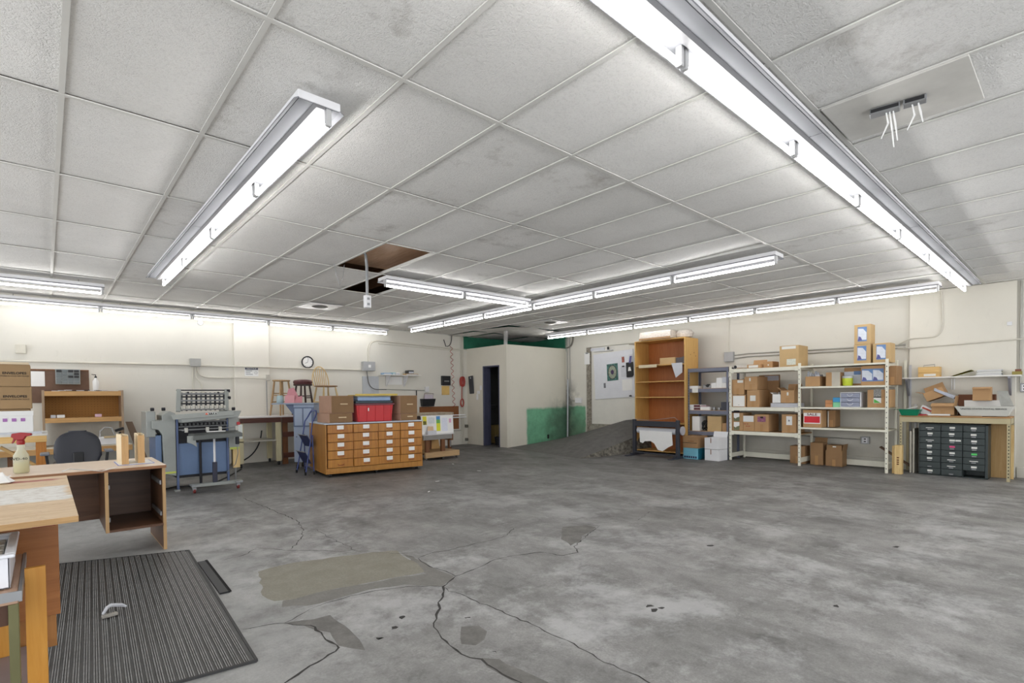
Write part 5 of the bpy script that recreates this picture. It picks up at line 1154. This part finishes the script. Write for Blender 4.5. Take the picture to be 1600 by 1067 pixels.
# windsor chair set on the bench
PALE = wood('pale_chair_wood', (206, 176, 122), (224, 198, 146), 'z', .4)
t = thing('windsor_chair', 'pale hoop-backed spindle chair perched above the drawer boxes', 'chair', (4.14, 10.10, BT), R(12))
SH = .56
MB().lathe([(.17, SH-.03), (.22, SH-.022), (.225, SH-.006), (.20, SH), (.01, SH-.004)], 28, sy=.95).build('seat', wood('brown_seat', (150, 112, 76), (172, 132, 92), 'x'), t, smooth=True)
hoop = [(.185*math.cos(a), .17+.05*math.sin(a), SH-.01+.39*math.sin(a)**.8) for a in [PI*i/18 for i in range(19)]]
hoop[0] = (.17, .15, SH-.01); hoop[-1] = (-.17, .15, SH-.01)
MB().tube(hoop, .011, 8).build('hoop', PALE, t, smooth=True)
for i in range(7):
    u = -1+2*(i+.5)/7; x1 = .165*u; zt = SH-.01+.39*max(.05, (1-(x1/.185)**2))**.42
    MB().tube([(x1*.8, .155, SH-.01), (x1*.9, .19, SH+.15), (x1, .215, zt)], [.007, .009, .006], 7).build('spindle', PALE, t, smooth=True)
lg = []
for sx_, sy_ in ((-1, -1), (1, -1), (1, 1), (-1, 1)):
    A = Vector((sx_*.13, sy_*.12, SH-.03)); B = Vector((sx_*.20, sy_*.20, 0)); lg.append((A, B)); MB().tube([tuple(A), tuple(A.lerp(B, .3)), tuple(A.lerp(B, .6)), tuple(B)], [.013, .02, .016, .012], 10).build('leg', PALE, t, smooth=True)
for i, j in ((0, 3), (1, 2)): MB().cone(lg[i][0].lerp(lg[i][1], .55), lg[j][0].lerp(lg[j][1], .55), .011, n=8).build('stretcher', PALE, t, smooth=True)
MB().cone((lg[0][0].lerp(lg[0][1], .55)+lg[3][0].lerp(lg[3][1], .55))/2, (lg[1][0].lerp(lg[1][1], .55)+lg[2][0].lerp(lg[2][1], .55))/2, .011, n=8).build('stretcher', PALE, t, smooth=True)

# ================================================================= POSTER TABLE ON DOLLY
BROWNT = wood('brown_timber', (104, 66, 36), (128, 84, 50), 'z')
t = thing('timber_dolly', 'low raw timber dolly on casters carrying the poster table', 'dolly', (5.28, 8.30, 0), R(2))
MB().box(0, .80, 0, .05, .05, .14).box(0, .80, .55, .60, .05, .14).build('side_beam', wood('grey_pine', (176, 144, 104), (196, 164, 122), 'x'), t, bev=.002)
MB().box(0, .80, .0, .60, .14, .155).build('deck', wood('grey_pine', (176, 144, 104), (196, 164, 122), 'x'), t)
for x in (.03, .42, .76): 
    for y in (.04, .56): MB().cone((x-.01, y, .025), (x+.01, y, .025), .025, n=12).build('caster', CHROME, t)
t = thing('poster_table', 'small timber table with a lower stand, holding printed posters', 'table', (5.28, 8.32, .156), R(2))
for x, y in ((.02, .0), (.38, .0), (.02, .45), (.38, .45)): MB().box(x, x+.085, y, y+.05, 0, .26).build('leg', BROWNT, t, bev=.002)
MB().box(-.05, .62, -.02, .0, .235, .32).box(-.05, .62, .50, .52, .235, .32).build('apron', mat('grey_aluminium', (150, 148, 144), .5, .2), t, bev=.002); MB().box(.60, .66, .0, .50, .2, .33).build('end_block', BROWNT, t)
MB().box(-.06, .68, -.03, .53, .322, .335).build('top', mat('paper_covered_top', (216, 214, 216), .6), t, bev=.002)
t = thing('plywood_sheet', 'tan board leaning behind the poster table legs', 'board', (5.50, 8.86, .1555), R(2)); MB().sheet([(0, 0, 0), (.48, 0, 0), (.42, .02, .36), (.02, .02, .36)], .012).build('panel', mat('tan_board', (206, 166, 108), .7), t)
t = thing('poster_sheet', 'white colour-test poster sheet standing on the small timber table', 'poster', (5.26, 8.40, .495), R(1))
MB().sheet([(0, 0, 0), (.74, .0, .0), (.74, .02, .345), (0, .02, .345)], .003).build('sheet', PAPER, t)
def fl_(x0, x1, z0, z1, mm, nm='printed_block', y=-.003): MB().sheet([(x0, y+z0*.06, z0), (x1, y+z0*.06, z0), (x1, y+z1*.06, z1), (x0, y+z1*.06, z1)], .0015).build(nm, mm, t)
fl_(.03, .12, .18, .34, mat('print_yellow', (226, 214, 60), .6)); fl_(.04, .11, .18, .25, mat('print_olive', (120, 116, 50), .6, var=.7, scale=60), 'printed_block', -.005)
fl_(.34, .43, .27, .335, mat('print_blue', (86, 150, 208), .6)); fl_(.34, .43, .20, .27, mat('print_green', (120, 190, 96), .6)); fl_(.34, .43, .05, .20, mat('print_lime', (220, 222, 60), .6))
fl_(.64, .69, .20, .28, mat('print_pink', (230, 170, 200), .6)); fl_(.16, .30, .2, .32, mat('faint_print', (214, 220, 222), .7, var=.1, scale=40)); fl_(.47, .6, .04, .3, mat('faint_blue', (222, 226, 238), .7, var=.05, scale=40))
t = thing('cardboard_tray', 'small pale card tray in front of the poster sheet', 'tray', (5.35, 8.325, .4925), R(2)); MB().box(0, .20, 0, .055, 0, .07).build('tray', PAPER2, t, bev=.002); MB().prism([(.02, .07), (.16, .07), (.15, .15), (.03, .155)], .04, .045, 'y').build('flap', mat('peach_card', (226, 196, 160), .7), t)
t = thing('rail_shelf', 'white rail shelf running level behind the poster sheet', 'shelf', (5.54, 8.87, .81)); MB().box(0, 1.10, 0, .03, 0, .018).build('rail', ENAMEL, t, bev=.002); 
for x in (.02, .72): MB().box(x, x+.02, .03, .05, -.65, .018).build('upright', STEEL, t)
MB().box(.02, .78, .031, .05, -.345, -.33).build('foot_rail', STEEL, t)
t = thing('work_table', 'dark-edged table with a worn pale slab behind the poster sheet', 'table', (5.45, 9.45, 0)); MB().box(0, 1.30, 0, .5, .80, .86).build('top', mat('worn_slab', (170, 158, 140), .7, var=.3, scale=20), t, bev=.003); MB().box(.0, 1.30, .02, .06, .70, .80).build('apron', mat('dark_apron', (52, 36, 30), .7), t)
for x in (.04, 1.2): MB().box(x, x+.06, .05, .11, 0, .70).build('leg', BROWNT, t)

# ================================================================= FAR LEFT: PEGBOARD DESK, BOXES
HB = mat('dark_pegboard', (112, 86, 70), .7, var=.15)
t = thing('pegboard', 'dark brown pegboard on the left wall behind the hutch', 'pegboard', (-2.0, YA-.002, 1.17)); MB().box(0, 2.53, -.012, 0, 0, .51).build('board', HB, t); MB().box(0, 2.53, -.022, -.012, .49, .51).build('top_strip', BROWNT, t)
t = thing('parts_organizer', 'grey small-drawer organiser hung on the dark pegboard', 'organiser', (.13, YA-.016, 1.45))
MB().box(0, .29, -.12, 0, 0, .23).build('case', mat('mid_grey_plastic', (138, 144, 144), .5), t, bev=.003)
for i in range(4):
    for j in range(5):
        dk = (i, j) in ((0, 4), (2, 4), (3, 4), (3, 3), (2, 2), (3, 2)); MB().box(.012+i*.068, .072+i*.068, -.126, -.12, .012+j*.043, .048+j*.043).build('drawer', BLACK if dk else mat('grey_drawer', (104, 112, 114), .35), t, bev=.002)
t = thing('paper_sheet', 'white sheet pinned on the dark pegboard beside the envelope boxes', 'paper', (-.20, YA-.018, 1.42)); MB().box(0, .21, -.002, 0, 0, .225).build('sheet', PAPER, t)
t = thing('lotion_bottle', 'white pump bottle on top of the pegboard hutch', 'bottle', (.60, 10.36, 1.3355)); MB().lathe([(.036, 0), (.04, .01), (.04, .16), (.018, .20), (.018, .215)], 18).build('body', PAPER, t, smooth=True); MB().lathe([(.016, .216), (.016, .235), (.005, .24), (.005, .265)], 10).bar((0, 0, .262), (-.05, 0, .268), .014, .01).build('pump', BLACK, t)
HUT = wood('pine_hutch', (196, 150, 92), (214, 170, 112), 'x')
HUTS = wood('grey_hutch_side', (158, 134, 108), (176, 152, 126), 'z')
t = thing('desk_hutch', 'pine hutch with pegboard back standing on the far-left bench', 'hutch', (-.03, 10.12, .525))
MB().box(0, .03, 0, .40, 0, .83).build('side_panel', HUTS, t, bev=.002); MB().box(.92, .95, 0, .40, 0, .83).build('side_panel', HUTS, t, bev=.002)
PEG = NB('ochre_pegboard'); o_ = PEG.n.new('ShaderNodeTexVoronoi'); o_.inputs['Scale'].default_value = 26; o_.inputs['Randomness'].default_value = 0; PEG.l.new(PEG.mapc((1, 0, 1)), o_.inputs['Vector'])
PEG.col(PEG.mix(PEG.ramp(o_.outputs['Distance'], .08, .12), rgb(90, 60, 26), rgb(176, 126, 62))); PEG.b.inputs['Roughness'].default_value = .7
MB().box(.03, .92, .385, .397, .36, .80).build('pegboard_back', PEG.m, t)
for z in (.745, .35): MB().box(.03, .92, 0, .02, z, z+.07).box(.03, .92, .02, .385, z+.055, z+.07).build('shelf', HUT, t, bev=.002)
for i, (x, w_, nm, mm) in enumerate([(.16, .09, 'small white carton on the hutch shelf, left', PAPER), (.09, .06, 'small clear box at the left end of the hutch shelf', PAPER2), (.60, .08, 'pink card pack on the hutch shelf', mat('pink_pack', (226, 190, 206), .6))]):
    t = cbox(nm, (-.03+x, 10.16, .9465), 0, w_, .08, .045, m=mm, tape=False, name='small_carton')
t = thing('paper_pile', 'scattered papers and tools along the hutch top', 'paper', (.05, 10.18, 1.3415))
for i in range(9): MB().box(.03+.07*i, .12+.07*i, .02+.03*(i % 2), .12, 0+.005*(i % 3), .008+.006*(i % 3)).build('sheet', (PAPER2, CARD2, BLACK, mat('pink_pack', (226, 190, 206), .6))[(i*2) % 4 if i > 2 else 0], t)
t = thing('wooden_bench', 'pine bench under the pegboard hutch at far left', 'bench', (-1.6, 9.95, 0)); MB().box(0, 2.60, 0, .62, .50, .5245).build('top', mat('grey_bench_top', (206, 200, 184), .6), t, bev=.002); MB().box(0, 2.60, -.02, 0, .43, .51).build('front_edge', HUT, t, bev=.002)
for x in (.05, 1.2, 2.48): MB().box(x, x+.08, .03, .1, 0, .50).build('leg', BROWNT, t)
t = thing('hardboard_strip', 'brown board leaning against the wall right of the hutch', 'board', (.96, 10.28, 0), 0); MB().sheet([(.22, -.1, 0), (.34, -.1, 0), (.09+.0, .1, .85), (-.0, .1, .85)], .012).build('strip', mat('brown_hardboard2', (128, 108, 90), .7), t)
t = thing('postage_scale', 'white desk machine with a clear hose on the pine bench', 'machine', (.60, 10.02, .5255)); MB().prism([(0, 0), (.22, 0), (.22, .10), (.18, .12), (.02, .12), (0, .09)], 0, .22, 'y').build('body', ENAMEL, t, bev=.006); MB().box(.06, .20, -.02, .0, .10, .13).build('tray', mat('tan_tray', (212, 190, 150), .6), t); MB().tube([(.02, .1, .12), (.02, .1, .2), (.08, .1, .26), (.16, .1, .25), (.2, .1, .14)], .012, 8).build('hose', glassy('clear_hose', (200, 200, 200), .6), t, smooth=True)
t = thing('desk_lamp', 'black desk tool standing behind the white desk machine', 'tool', (.86, 10.08, .5255)); MB().box(-.04, .04, -.05, .05, 0, .02).build('base', BLACK, t, bev=.003); MB().bar((0, 0, .02), (.0, 0, .18), .03).bar((-.06, 0, .2), (.05, 0, .24), .04).build('arm', BLACK, t, bev=.003)
# left table with envelope cartons
t = thing('timber_table', 'heavy timber table at far left under the envelope boxes', 'table', (-1.75, 8.28, 0))
MB().box(0, 1.77, 0, .80, .79, .815).build('top', mat('white_table_paper', (218, 216, 210), .6, var=.08), t, bev=.002); MB().box(0, 1.76, .0, .03, .715, .79).build('apron', PINE, t, bev=.002)
for x, y in ((1.66, .01), (.1, .01), (1.66, .7), (.1, .7)): MB().box(x, x+.095, y, y+.09, 0, .715 if y < .1 else .79).build('leg', PLY, t, bev=.002)
MB().bar((1.35, .3, .66), (1.65, .3, .42), .03, .10, (0, 1, 0)).build('brace', PINE, t)
CE = mat('kraft_carton', (156, 128, 92), .8, var=.05)
for i, nm in enumerate(('lower', 'upper')):
    z0 = (1.11, 1.372)[i]; t = cbox('kraft envelope carton at far left, %s of two' % nm, (-.60+.0*i, 8.42, z0), 0, (.487, .48)[i], .36, .258, m=CE, tape=False, group='kraft envelope cartons')
    text('ENVELOPES', .038, INK, t, (.345, -.003, .145+.01*i), FRONT, sx=1.05, bold=.0008); text('STORE IN COOL DRY PLACE', .019, INK, t, (.345, -.003, .112+.01*i), FRONT, sx=1.0)
cbox('kraft carton under the two envelope cartons, behind white box', (-.60, 8.44, .835), 0, .47, .34, .272, m=CE, tape=False, marks=[(.1, .9, .4, .6, CARD2)])
for i in range(2):
    t = thing('cardboard_flap', 'cream card flap laid on the upper envelope carton, %s sheet' % ('lower', 'upper')[i], 'cardboard', (-.60, 8.42, 1.6315+.013*i)); MB().box(0, .47, -.0, .36, 0, .012).build('sheet', mat('cream_card', (226, 208, 178), .7), t, bev=.002)
for i in range(1):
    t = cbox('white lidded carton with purple print, front of the kraft cartons', (-.39, 8.30, .8405), 0, .285, .115, .245, m=PAPER, tape=False)
    MB().box(-.004, .289, -.004, .0, .19, .245).build('lid_edge', PAPER, t, bev=.001)
    for k_ in range(3): MB().box(.03+.075*k_, .068+.075*k_, -.0055, -.004, .125, .162).build('purple_print', mat('purple_print', (166, 110, 176), .6, var=.25, scale=60), t)
t = thing('paper_stack', 'grey papers sticking out under the white purple-print carton', 'paper', (-.45, 8.29, .8155)); MB().box(0, .42, 0, .13, 0, .024).build('stack', PAPER2, t, bev=.002); MB().sheet([(.38, .0, .024), (.45, .0, .015), (.45, .12, .015), (.38, .12, .024)], .002).build('loose_sheet', PAPER2, t)
# office chair
OC = mat('charcoal_shell', (32, 34, 44), .42, var=.06)
t = thing('office_chair', 'black office chair seen from behind at the laminate desk', 'chair', (.27, 7.62, 0))
m_ = MB(); prof = []
for i in range(15):
    v = [0, .1, .2, .3, .4, .5, .6, .7, .78, .85, .9, .94, .97, .99, 1][i]; z = .50+.36*v; hwid = .21*max(.10, 1-v**5)**.5
    prof.append((z, max(.08, hwid*(.86+.14*math.sin(PI*min(v*1.3, 1)/1.0)**1) if v < .2 else hwid), v))
rings = []
for z, hwid, v in prof:
    row = [m_.b.verts.new((hwid*math.cos(a), -.035*math.sin(a)+.05*v*(1 if True else 1)-.0, z)) for a in [2*PI*k/24 for k in range(24)]]; rings.append(row)
for i in range(len(rings)-1):
    for k_ in range(24): m_.b.faces.new((rings[i][k_], rings[i][(k_+1) % 24], rings[i+1][(k_+1) % 24], rings[i+1][k_]))
m_.b.faces.new(rings[0][::-1]); m_.b.faces.new(rings[-1])
m_.build('backrest', OC, t, bev=0, smooth=True)
MB().box(-.045, .045, -.055, -.02, .30, .62).build('back_bracket', BLACK, t, bev=.006)
MB().box(-.22, .22, .0, .42, .42, .49).build('seat', BLACK, t, bev=.02)
MB().cone((0, .2, .10), (0, .2, .42), .028, n=12).build('gas_lift', STEEL, t)
for k_ in range(5):
    a = R(90+72*k_); MB().bar((0, .2, .10), (.26*math.cos(a), .2+.26*math.sin(a), .06), .04, .03).build('base_spoke', BLACK, t, bev=.003); MB().cone((.26*math.cos(a)-.015, .2+.26*math.sin(a), .028), (.26*math.cos(a)+.015, .2+.26*math.sin(a), .028), .028, n=12).build('caster', BLACK, t)
for s in (-1, 1):
    MB().bar((s*.25, .12, .42), (s*.27, .12, .60), .025, .06, (0, 1, 0)).build('arm_post', BLACK, t, bev=.003); MB().box(s*.28-.04, s*.28+.04, -.02, .24, .60, .625).build('armrest', mat('grey_armrest', (110, 114, 122), .4), t, bev=.008)
# ================================================================= FOREGROUND LEFT
LAM = wood('pale_laminate', (214, 190, 166), (226, 206, 184), 'x', .3, .5)
DLAM = wood('walnut_laminate', (82, 54, 36), (104, 72, 50), 'x', .4, .5)
EDGE = mat('desk_edge_brown', (140, 96, 62), .5)
t = thing('office_desk', 'long pale-topped desk with its drawers removed', 'desk', (-1.30, 4.93, 0))
W_ = 2.012
MB().box(0, W_, 0, .75, .66, .682).build('top', LAM, t, bev=.002)
MB().box(0, W_, -.002, .0, .658, .680).build('top_edge', EDGE, t)
MB().box(W_-.026, W_-.004, .02, .73, 0, .66).build('side_panel', wood('oak_edge_panel', (176, 140, 96), (190, 156, 110), 'z'), t, bev=.001)
MB().box(W_-.027, W_-.0262, .03, .72, .01, .655).build('inner_face', wood('dark_inner', (92, 62, 42), (112, 78, 54), 'z'), t)
MB().box(1.622, 1.642, .002, .66, .20, .66).build('divider', DLAM, t)
MB().box(1.621, 1.643, .0, .002, .20, .66).build('divider_edge', wood('oak_edge_panel', (176, 140, 96), (190, 156, 110), 'z'), t)
MB().box(1.642, W_-.027, .0, .66, .20, .218).build('pedestal_base', DLAM, t, bev=.001)
MB().box(1.642, W_-.027, .645, .66, .218, .66).build('pedestal_back', DLAM, t)
MB().box(.05, 1.622, .655, .67, .20, .66).build('modesty_panel', DLAM, t)
for z in (.27, .52):
    for x, s in ((W_-.028, -1), (1.643, 1)): MB().box(min(x, x+s*.012), max(x, x+s*.012), .05, .50, z, z+.035).build('drawer_runner', STEEL, t, bev=.002)
MB().box(.05, .072, .02, .73, 0, .66).build('side_panel', DLAM, t)
DT = .6825
def holder(label, x, y, rz):
    t = thing('wooden_holder', label, 'wooden box', (x, y, DT+.0035), rz, 'open wooden holders on the desk')
    a = wood('birch_face', (226, 206, 168), (236, 218, 184), 'z'); b = wood('tan_face', (186, 146, 94), (204, 164, 112), 'z')
    MB().box(0, .006, 0, .24, 0, .235).box(.040, .046, 0, .24, 0, .235).box(.006, .040, .232, .24, 0, .235).box(.006, .040, .0, .24, 0, .006).build('body', a, t, bev=.001)
    MB().box(.0, .046, -.008, 0, 0, .225).build('front_face', b, t, bev=.001)
t = thing('blue_edged_paper', 'blue-edged sheets under the two wooden holders', 'paper', (.42, 5.12, DT), R(0)); MB().box(.0, .24, .0, .34, 0, .0025).build('sheet', mat('blue_edge', (86, 108, 190), .5), t); MB().box(.006, .234, .006, .334, .0025, .003).build('paper_face', PAPER, t)
holder('open wooden holder on the desk, left of the pair', .447, 5.16, R(3)); holder('open wooden holder on the desk, right of the pair', .556, 5.19, R(-1))
# spray bottle
t = thing('spray_bottle', 'clear spray bottle with a red trigger and yellow liquid', 'bottle', (-.134, 5.14, DT+.0005), R(-15))
GL = glassy('cloudy_bottle', (214, 214, 190), .55, .15)
MB().lathe([(.038, 0), (.044, .008), (.044, .10), (.042, .13), (.024, .165), (.020, .18), (.024, .20), (.018, .215)], 24).build('bottle_body', GL, t, smooth=True)
MB().lathe([(.036, .003), (.042, .010), (.042, .078), (.001, .078)], 24).build('liquid', glassy('yellow_liquid', (206, 190, 96), .9, .1), t, smooth=True)
REDP = mat('red_trigger_plastic', (150, 16, 20), .35, var=.05)
MB().lathe([(.022, .205), (.024, .212), (.022, .235), (.014, .24)], 16).build('cap', REDP, t, smooth=True)
MB().prism([(-.05, .262), (-.045, .285), (.0, .292), (.06, .285), (.062, .268), (.03, .262), (.018, .238), (-.018, .238)], -.016, .016, 'y').build('spray_head', REDP, t, bev=.003)
MB().prism([(-.036, .262), (-.026, .262), (-.03, .235), (-.042, .215), (-.048, .218), (-.04, .238)], -.008, .008, 'y').build('trigger', REDP, t)
text('WD-40', .026, INK, t, (0, -.0452, .105), FRONT, sx=1.2)
MB().tube([(0, 0, .02), (0, 0, .2)], .003, 6).build('dip_tube', PAPER2, t)
# plywood-topped table in front
PT_ = NB('worn_plywood_top'); f = PT_.noise(PT_.mapc((3, 18, 1)), 2, 5, .6, .6); g = PT_.noise(PT_.co, 26, 5, .8)
c_ = PT_.mix(PT_.ramp(f, .35, .65), rgb(206, 176, 138), rgb(222, 198, 164)); c_ = PT_.mix(PT_.ramp(g, .55, .75, 0, .5), c_, rgb(150, 118, 84))
wm = PT_.boxmask({0: (None, 1.095), 1: (.40, .83)}, .012, .02); c_ = PT_.mix(wm, c_, PT_.mix(PT_.ramp(g, .45, .7), rgb(228, 226, 220), rgb(196, 188, 176)))
rm = PT_.boxmask({0: (.90, 1.08), 1: (1.06, 1.12)}, .02, .02); c_ = PT_.mix(rm, c_, rgb(160, 70, 56)); PT_.col(c_); PT_.b.inputs['Roughness'].default_value = .6; PT_.bump(g, .2, .003)
t = thing('plywood_table', 'stained plywood-topped work table at the left foreground', 'table', (-1.03, 2.165, 0))
MB().box(0, 1.103, 0, 1.215, .812, .832).build('top', PT_.m, t, bev=.001)
MB().box(0, 1.103, -.001, .0, .813, .831).build('ply_edge', wood('ply_edge', (150, 112, 66), (186, 150, 100), 'x'), t)
CED = wood('knotty_cedar', (138, 84, 36), (168, 108, 56), 'x', .45, .7)
MB().box(.10, 1.058, .435, .453, .395, .811).build('front_panel', CED, t, bev=.001)
MB().box(.10, 1.046, .455, .473, .27, .395).build('lower_panel', wood('lower_cedar', (150, 98, 44), (172, 118, 62), 'z', .5), t, bev=.001)
MB().box(.05, 1.02, .01, .43, .29, .305).build('lower_shelf', mat('mauve_grey_shelf', (150, 138, 138), .6), t, bev=.002)
MB().box(.985, 1.05, .415, .434, .735, .790).build('red_block', mat('brick_red_block', (134, 52, 34), .6), t)
for x in (.12, .84):
    for y in (.48, 1.05): MB().box(x, x+.06, y, y+.06, 0, .811).build('leg', mat('dark_leg', (48, 36, 28), .7), t)
t = thing('crumpled_paper', 'small crumpled white paper on the plywood table', 'paper', (-.15, 3.25, .833)); m_ = MB(); m_.lathe([(.03, 0), (.045, .006), (.03, .02), (.012, .035), (.004, .05)], 7); m_.sheet([(-.07, 0, .001), (0, -.03, .004), (.03, .02, .03)], .002); m_.build('wad', PAPER, t)
conduit('wire', 'thin white wire stretched from the plywood table to the desk', [(.06, 3.55, .835), (.10, 4.0, .80), (.30, 4.80, .685), (.40, 5.0, .686)], .0025, m=PAPER, cat='wire', n=5)
# leaning ply board
GY2 = wood('golden_plank', (184, 124, 40), (206, 150, 66), 'z', .4, .5)
t = thing('golden_plank', 'golden plywood plank standing upright under the plywood table edge', 'board', (-.058, 2.20, .3055)); MB().box(0, .049, 0, .016, 0, .375).build('board', GY2, t, bev=.001)
# low table with the metal leg and white tray
t = thing('laminate_table', 'low laminate table with a green metal leg at bottom left', 'table', (-1.08, 2.05, 0))
MB().box(0, 1.012, 0, .50, .62, .655).build('top', wood('wood_laminate', (176, 142, 118), (194, 162, 138), 'y', .4, .6), t, bev=.002)
MB().box(0, .989, .01, .03, .56, .62).build('apron', mat('dark_brown_apron', (74, 46, 30), .6), t); MB().box(1.012, 1.020, 0, .50, .625, .657).build('metal_trim', STEEL, t); MB().box(.0, 1.02, -.006, .0, .63, .657).build('metal_trim', STEEL, t)
GM = mat('olive_metal', (108, 106, 72), .4, .3, var=.08)
MB().box(.990, 1.012, 0, .008, 0, .62).box(1.006, 1.012, .008, .05, 0, .62).build('leg', GM, t, bev=.001); MB().box(.02, .07, 0, .05, 0, .62).build('leg', GM, t)
t = thing('golden_plank', 'golden plywood sheet behind the green metal leg at bottom left', 'board', (-.60, 2.53, .3055)); MB().box(0, .49, 0, .018, 0, .29).build('board', GY2, t, bev=.001)
t = thing('plastic_tray', 'white plastic tray lined with small parts at the left edge', 'tray', (-.585, 2.09, .6575), R(0))
WP = mat('translucent_white_plastic', (232, 234, 240), .3, var=.02)
m_ = MB(); m_.box(0, .50, 0, .34, 0, .006)
for (a, b, c, d) in ((0, .5, 0, .006), (0, .5, .334, .34), (0, .006, 0, .34), (.494, .5, 0, .34)): m_.box(a, b, c, d, .0, .09)
m_.build('body', WP, t, bev=.002)
MB().box(-.012, .512, -.012, .012, .09, .10).box(-.012, .512, .328, .352, .09, .10).box(-.012, .012, .012, .328, .09, .10).box(.488, .512, .012, .328, .09, .10).build('rim', WP, t, bev=.003)
m_ = MB(); rnd = random.Random(2)
for i in range(16):
    for j in range(10): m_.box(.02+.029*i, .045+.029*i, .02+.03*j, .047+.03*j, .06, .078+rnd.uniform(0, .006))
o = m_.build('parts', mat('ivory_parts', (216, 214, 206), .5, var=.15, scale=50), t, bev=.002); o['kind'] = 'stuff'
# rubber mat: ribbed runner
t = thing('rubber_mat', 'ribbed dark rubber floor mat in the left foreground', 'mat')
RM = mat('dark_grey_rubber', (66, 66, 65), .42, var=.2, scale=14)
c4 = [(-.06, 2.62), (.679, 2.535), (.806, 4.76), (.062, 5.02)]
def q_(u, v): 
    a = Vector(c4[0]).lerp(Vector(c4[1]), u); b = Vector(c4[3]).lerp(Vector(c4[2]), u); return a.lerp(b, v)
m_ = MB(); NU = 84; V = []
P = [(-.02, 0), (-.02, .007)]
for i in range(NU):
    u0 = i/NU; g4 = i % 4
    hh = .010 if g4 < 3 else .0065
    for (du, z) in ((.12, .006), (.25, hh), (.75, hh), (.88, .006)): P.append((u0+du/NU, z))
P += [(1.02, .007), (1.02, 0)]
for (u, z) in P:
    V.append([m_.b.verts.new((q_(u, v).x, q_(u, v).y, z+.001)) for v in [k_/12 for k_ in range(13)]])
for i in range(len(V)-1):
    for k_ in range(12): m_.b.faces.new((V[i][k_], V[i+1][k_], V[i+1][k_+1], V[i][k_+1]))
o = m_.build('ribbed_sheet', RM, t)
o.data.materials.append(mat('rib_top_sheen', (128, 128, 127), .4, var=.3, scale=30))  # pale grey paints the gloss along the rib tops
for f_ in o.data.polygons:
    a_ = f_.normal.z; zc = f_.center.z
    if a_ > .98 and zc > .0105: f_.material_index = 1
m_ = MB()
for (a, b) in (((-.02, 0), (1.02, 0)), ((-.02, 1), (1.02, 1)), ((-.02, 0), (-.02, 1)), ((1.02, 0), (1.02, 1))):
    A, B = q_(*a), q_(*b); m_.bar((A.x, A.y, .006), (B.x, B.y, .006), .012, .011)
m_.build('border', mat('mat_border_black', (58, 58, 58), .6), t)
t = thing('rubber_mat_scrap', 'black bristly mat strip along the right side of the rubber mat', 'mat'); m_ = MB(); m_.bar((.835, 4.36, .006), (.802, 3.56, .006), .055, .010); m_.build('strip', BLACK, t)
m_ = MB()
for i in range(50): f_ = i/49; x = .835-.033*f_; y = 4.36-.80*f_; m_.bar((x+.02, y, .009), (x+.036, y, .009), .008, .008)
m_.build('bristles', RUBBER, t)['kind'] = 'stuff'
t = thing('packing_foam_piece', 'grey bent foam scrap lying on the rubber mat', 'scrap', (.255, 3.60, .012), R(10))
MB().hexa([(-.05, -.02, 0), (.02, -.02, 0), (.02, .01, 0), (-.05, .01, 0)], [(-.05, -.02, .016), (.02, -.02, .016), (.02, .01, .016), (-.05, .01, .016)]).build('block', mat('grey_foam', (160, 156, 148), .8), t, bev=.003)
MB().tube([(-.045, .0, .02), (-.02, .02, .045), (.0, .03, .05), (.05, .03, .035), (.07, .03, .02)], [.006, .009, .010, .010, .006], 6).build('curl', PAPER2, t, smooth=True)
for i, (x, y) in enumerate(((4.13, 6.2), (3.6, 5.6), (5.4, 7.6), (5.2, 6.6))):
    t = thing('paper_scrap', 'tiny white paper scrap on the dark far floor, %s' % ('left near', 'nearest', 'by the dolly', 'in the middle')[i], 'scrap', (x, y, .001), R(40*i)); MB().box(-.03, .03, -.008, .008, 0, .003).build('scrap', PAPER, t)
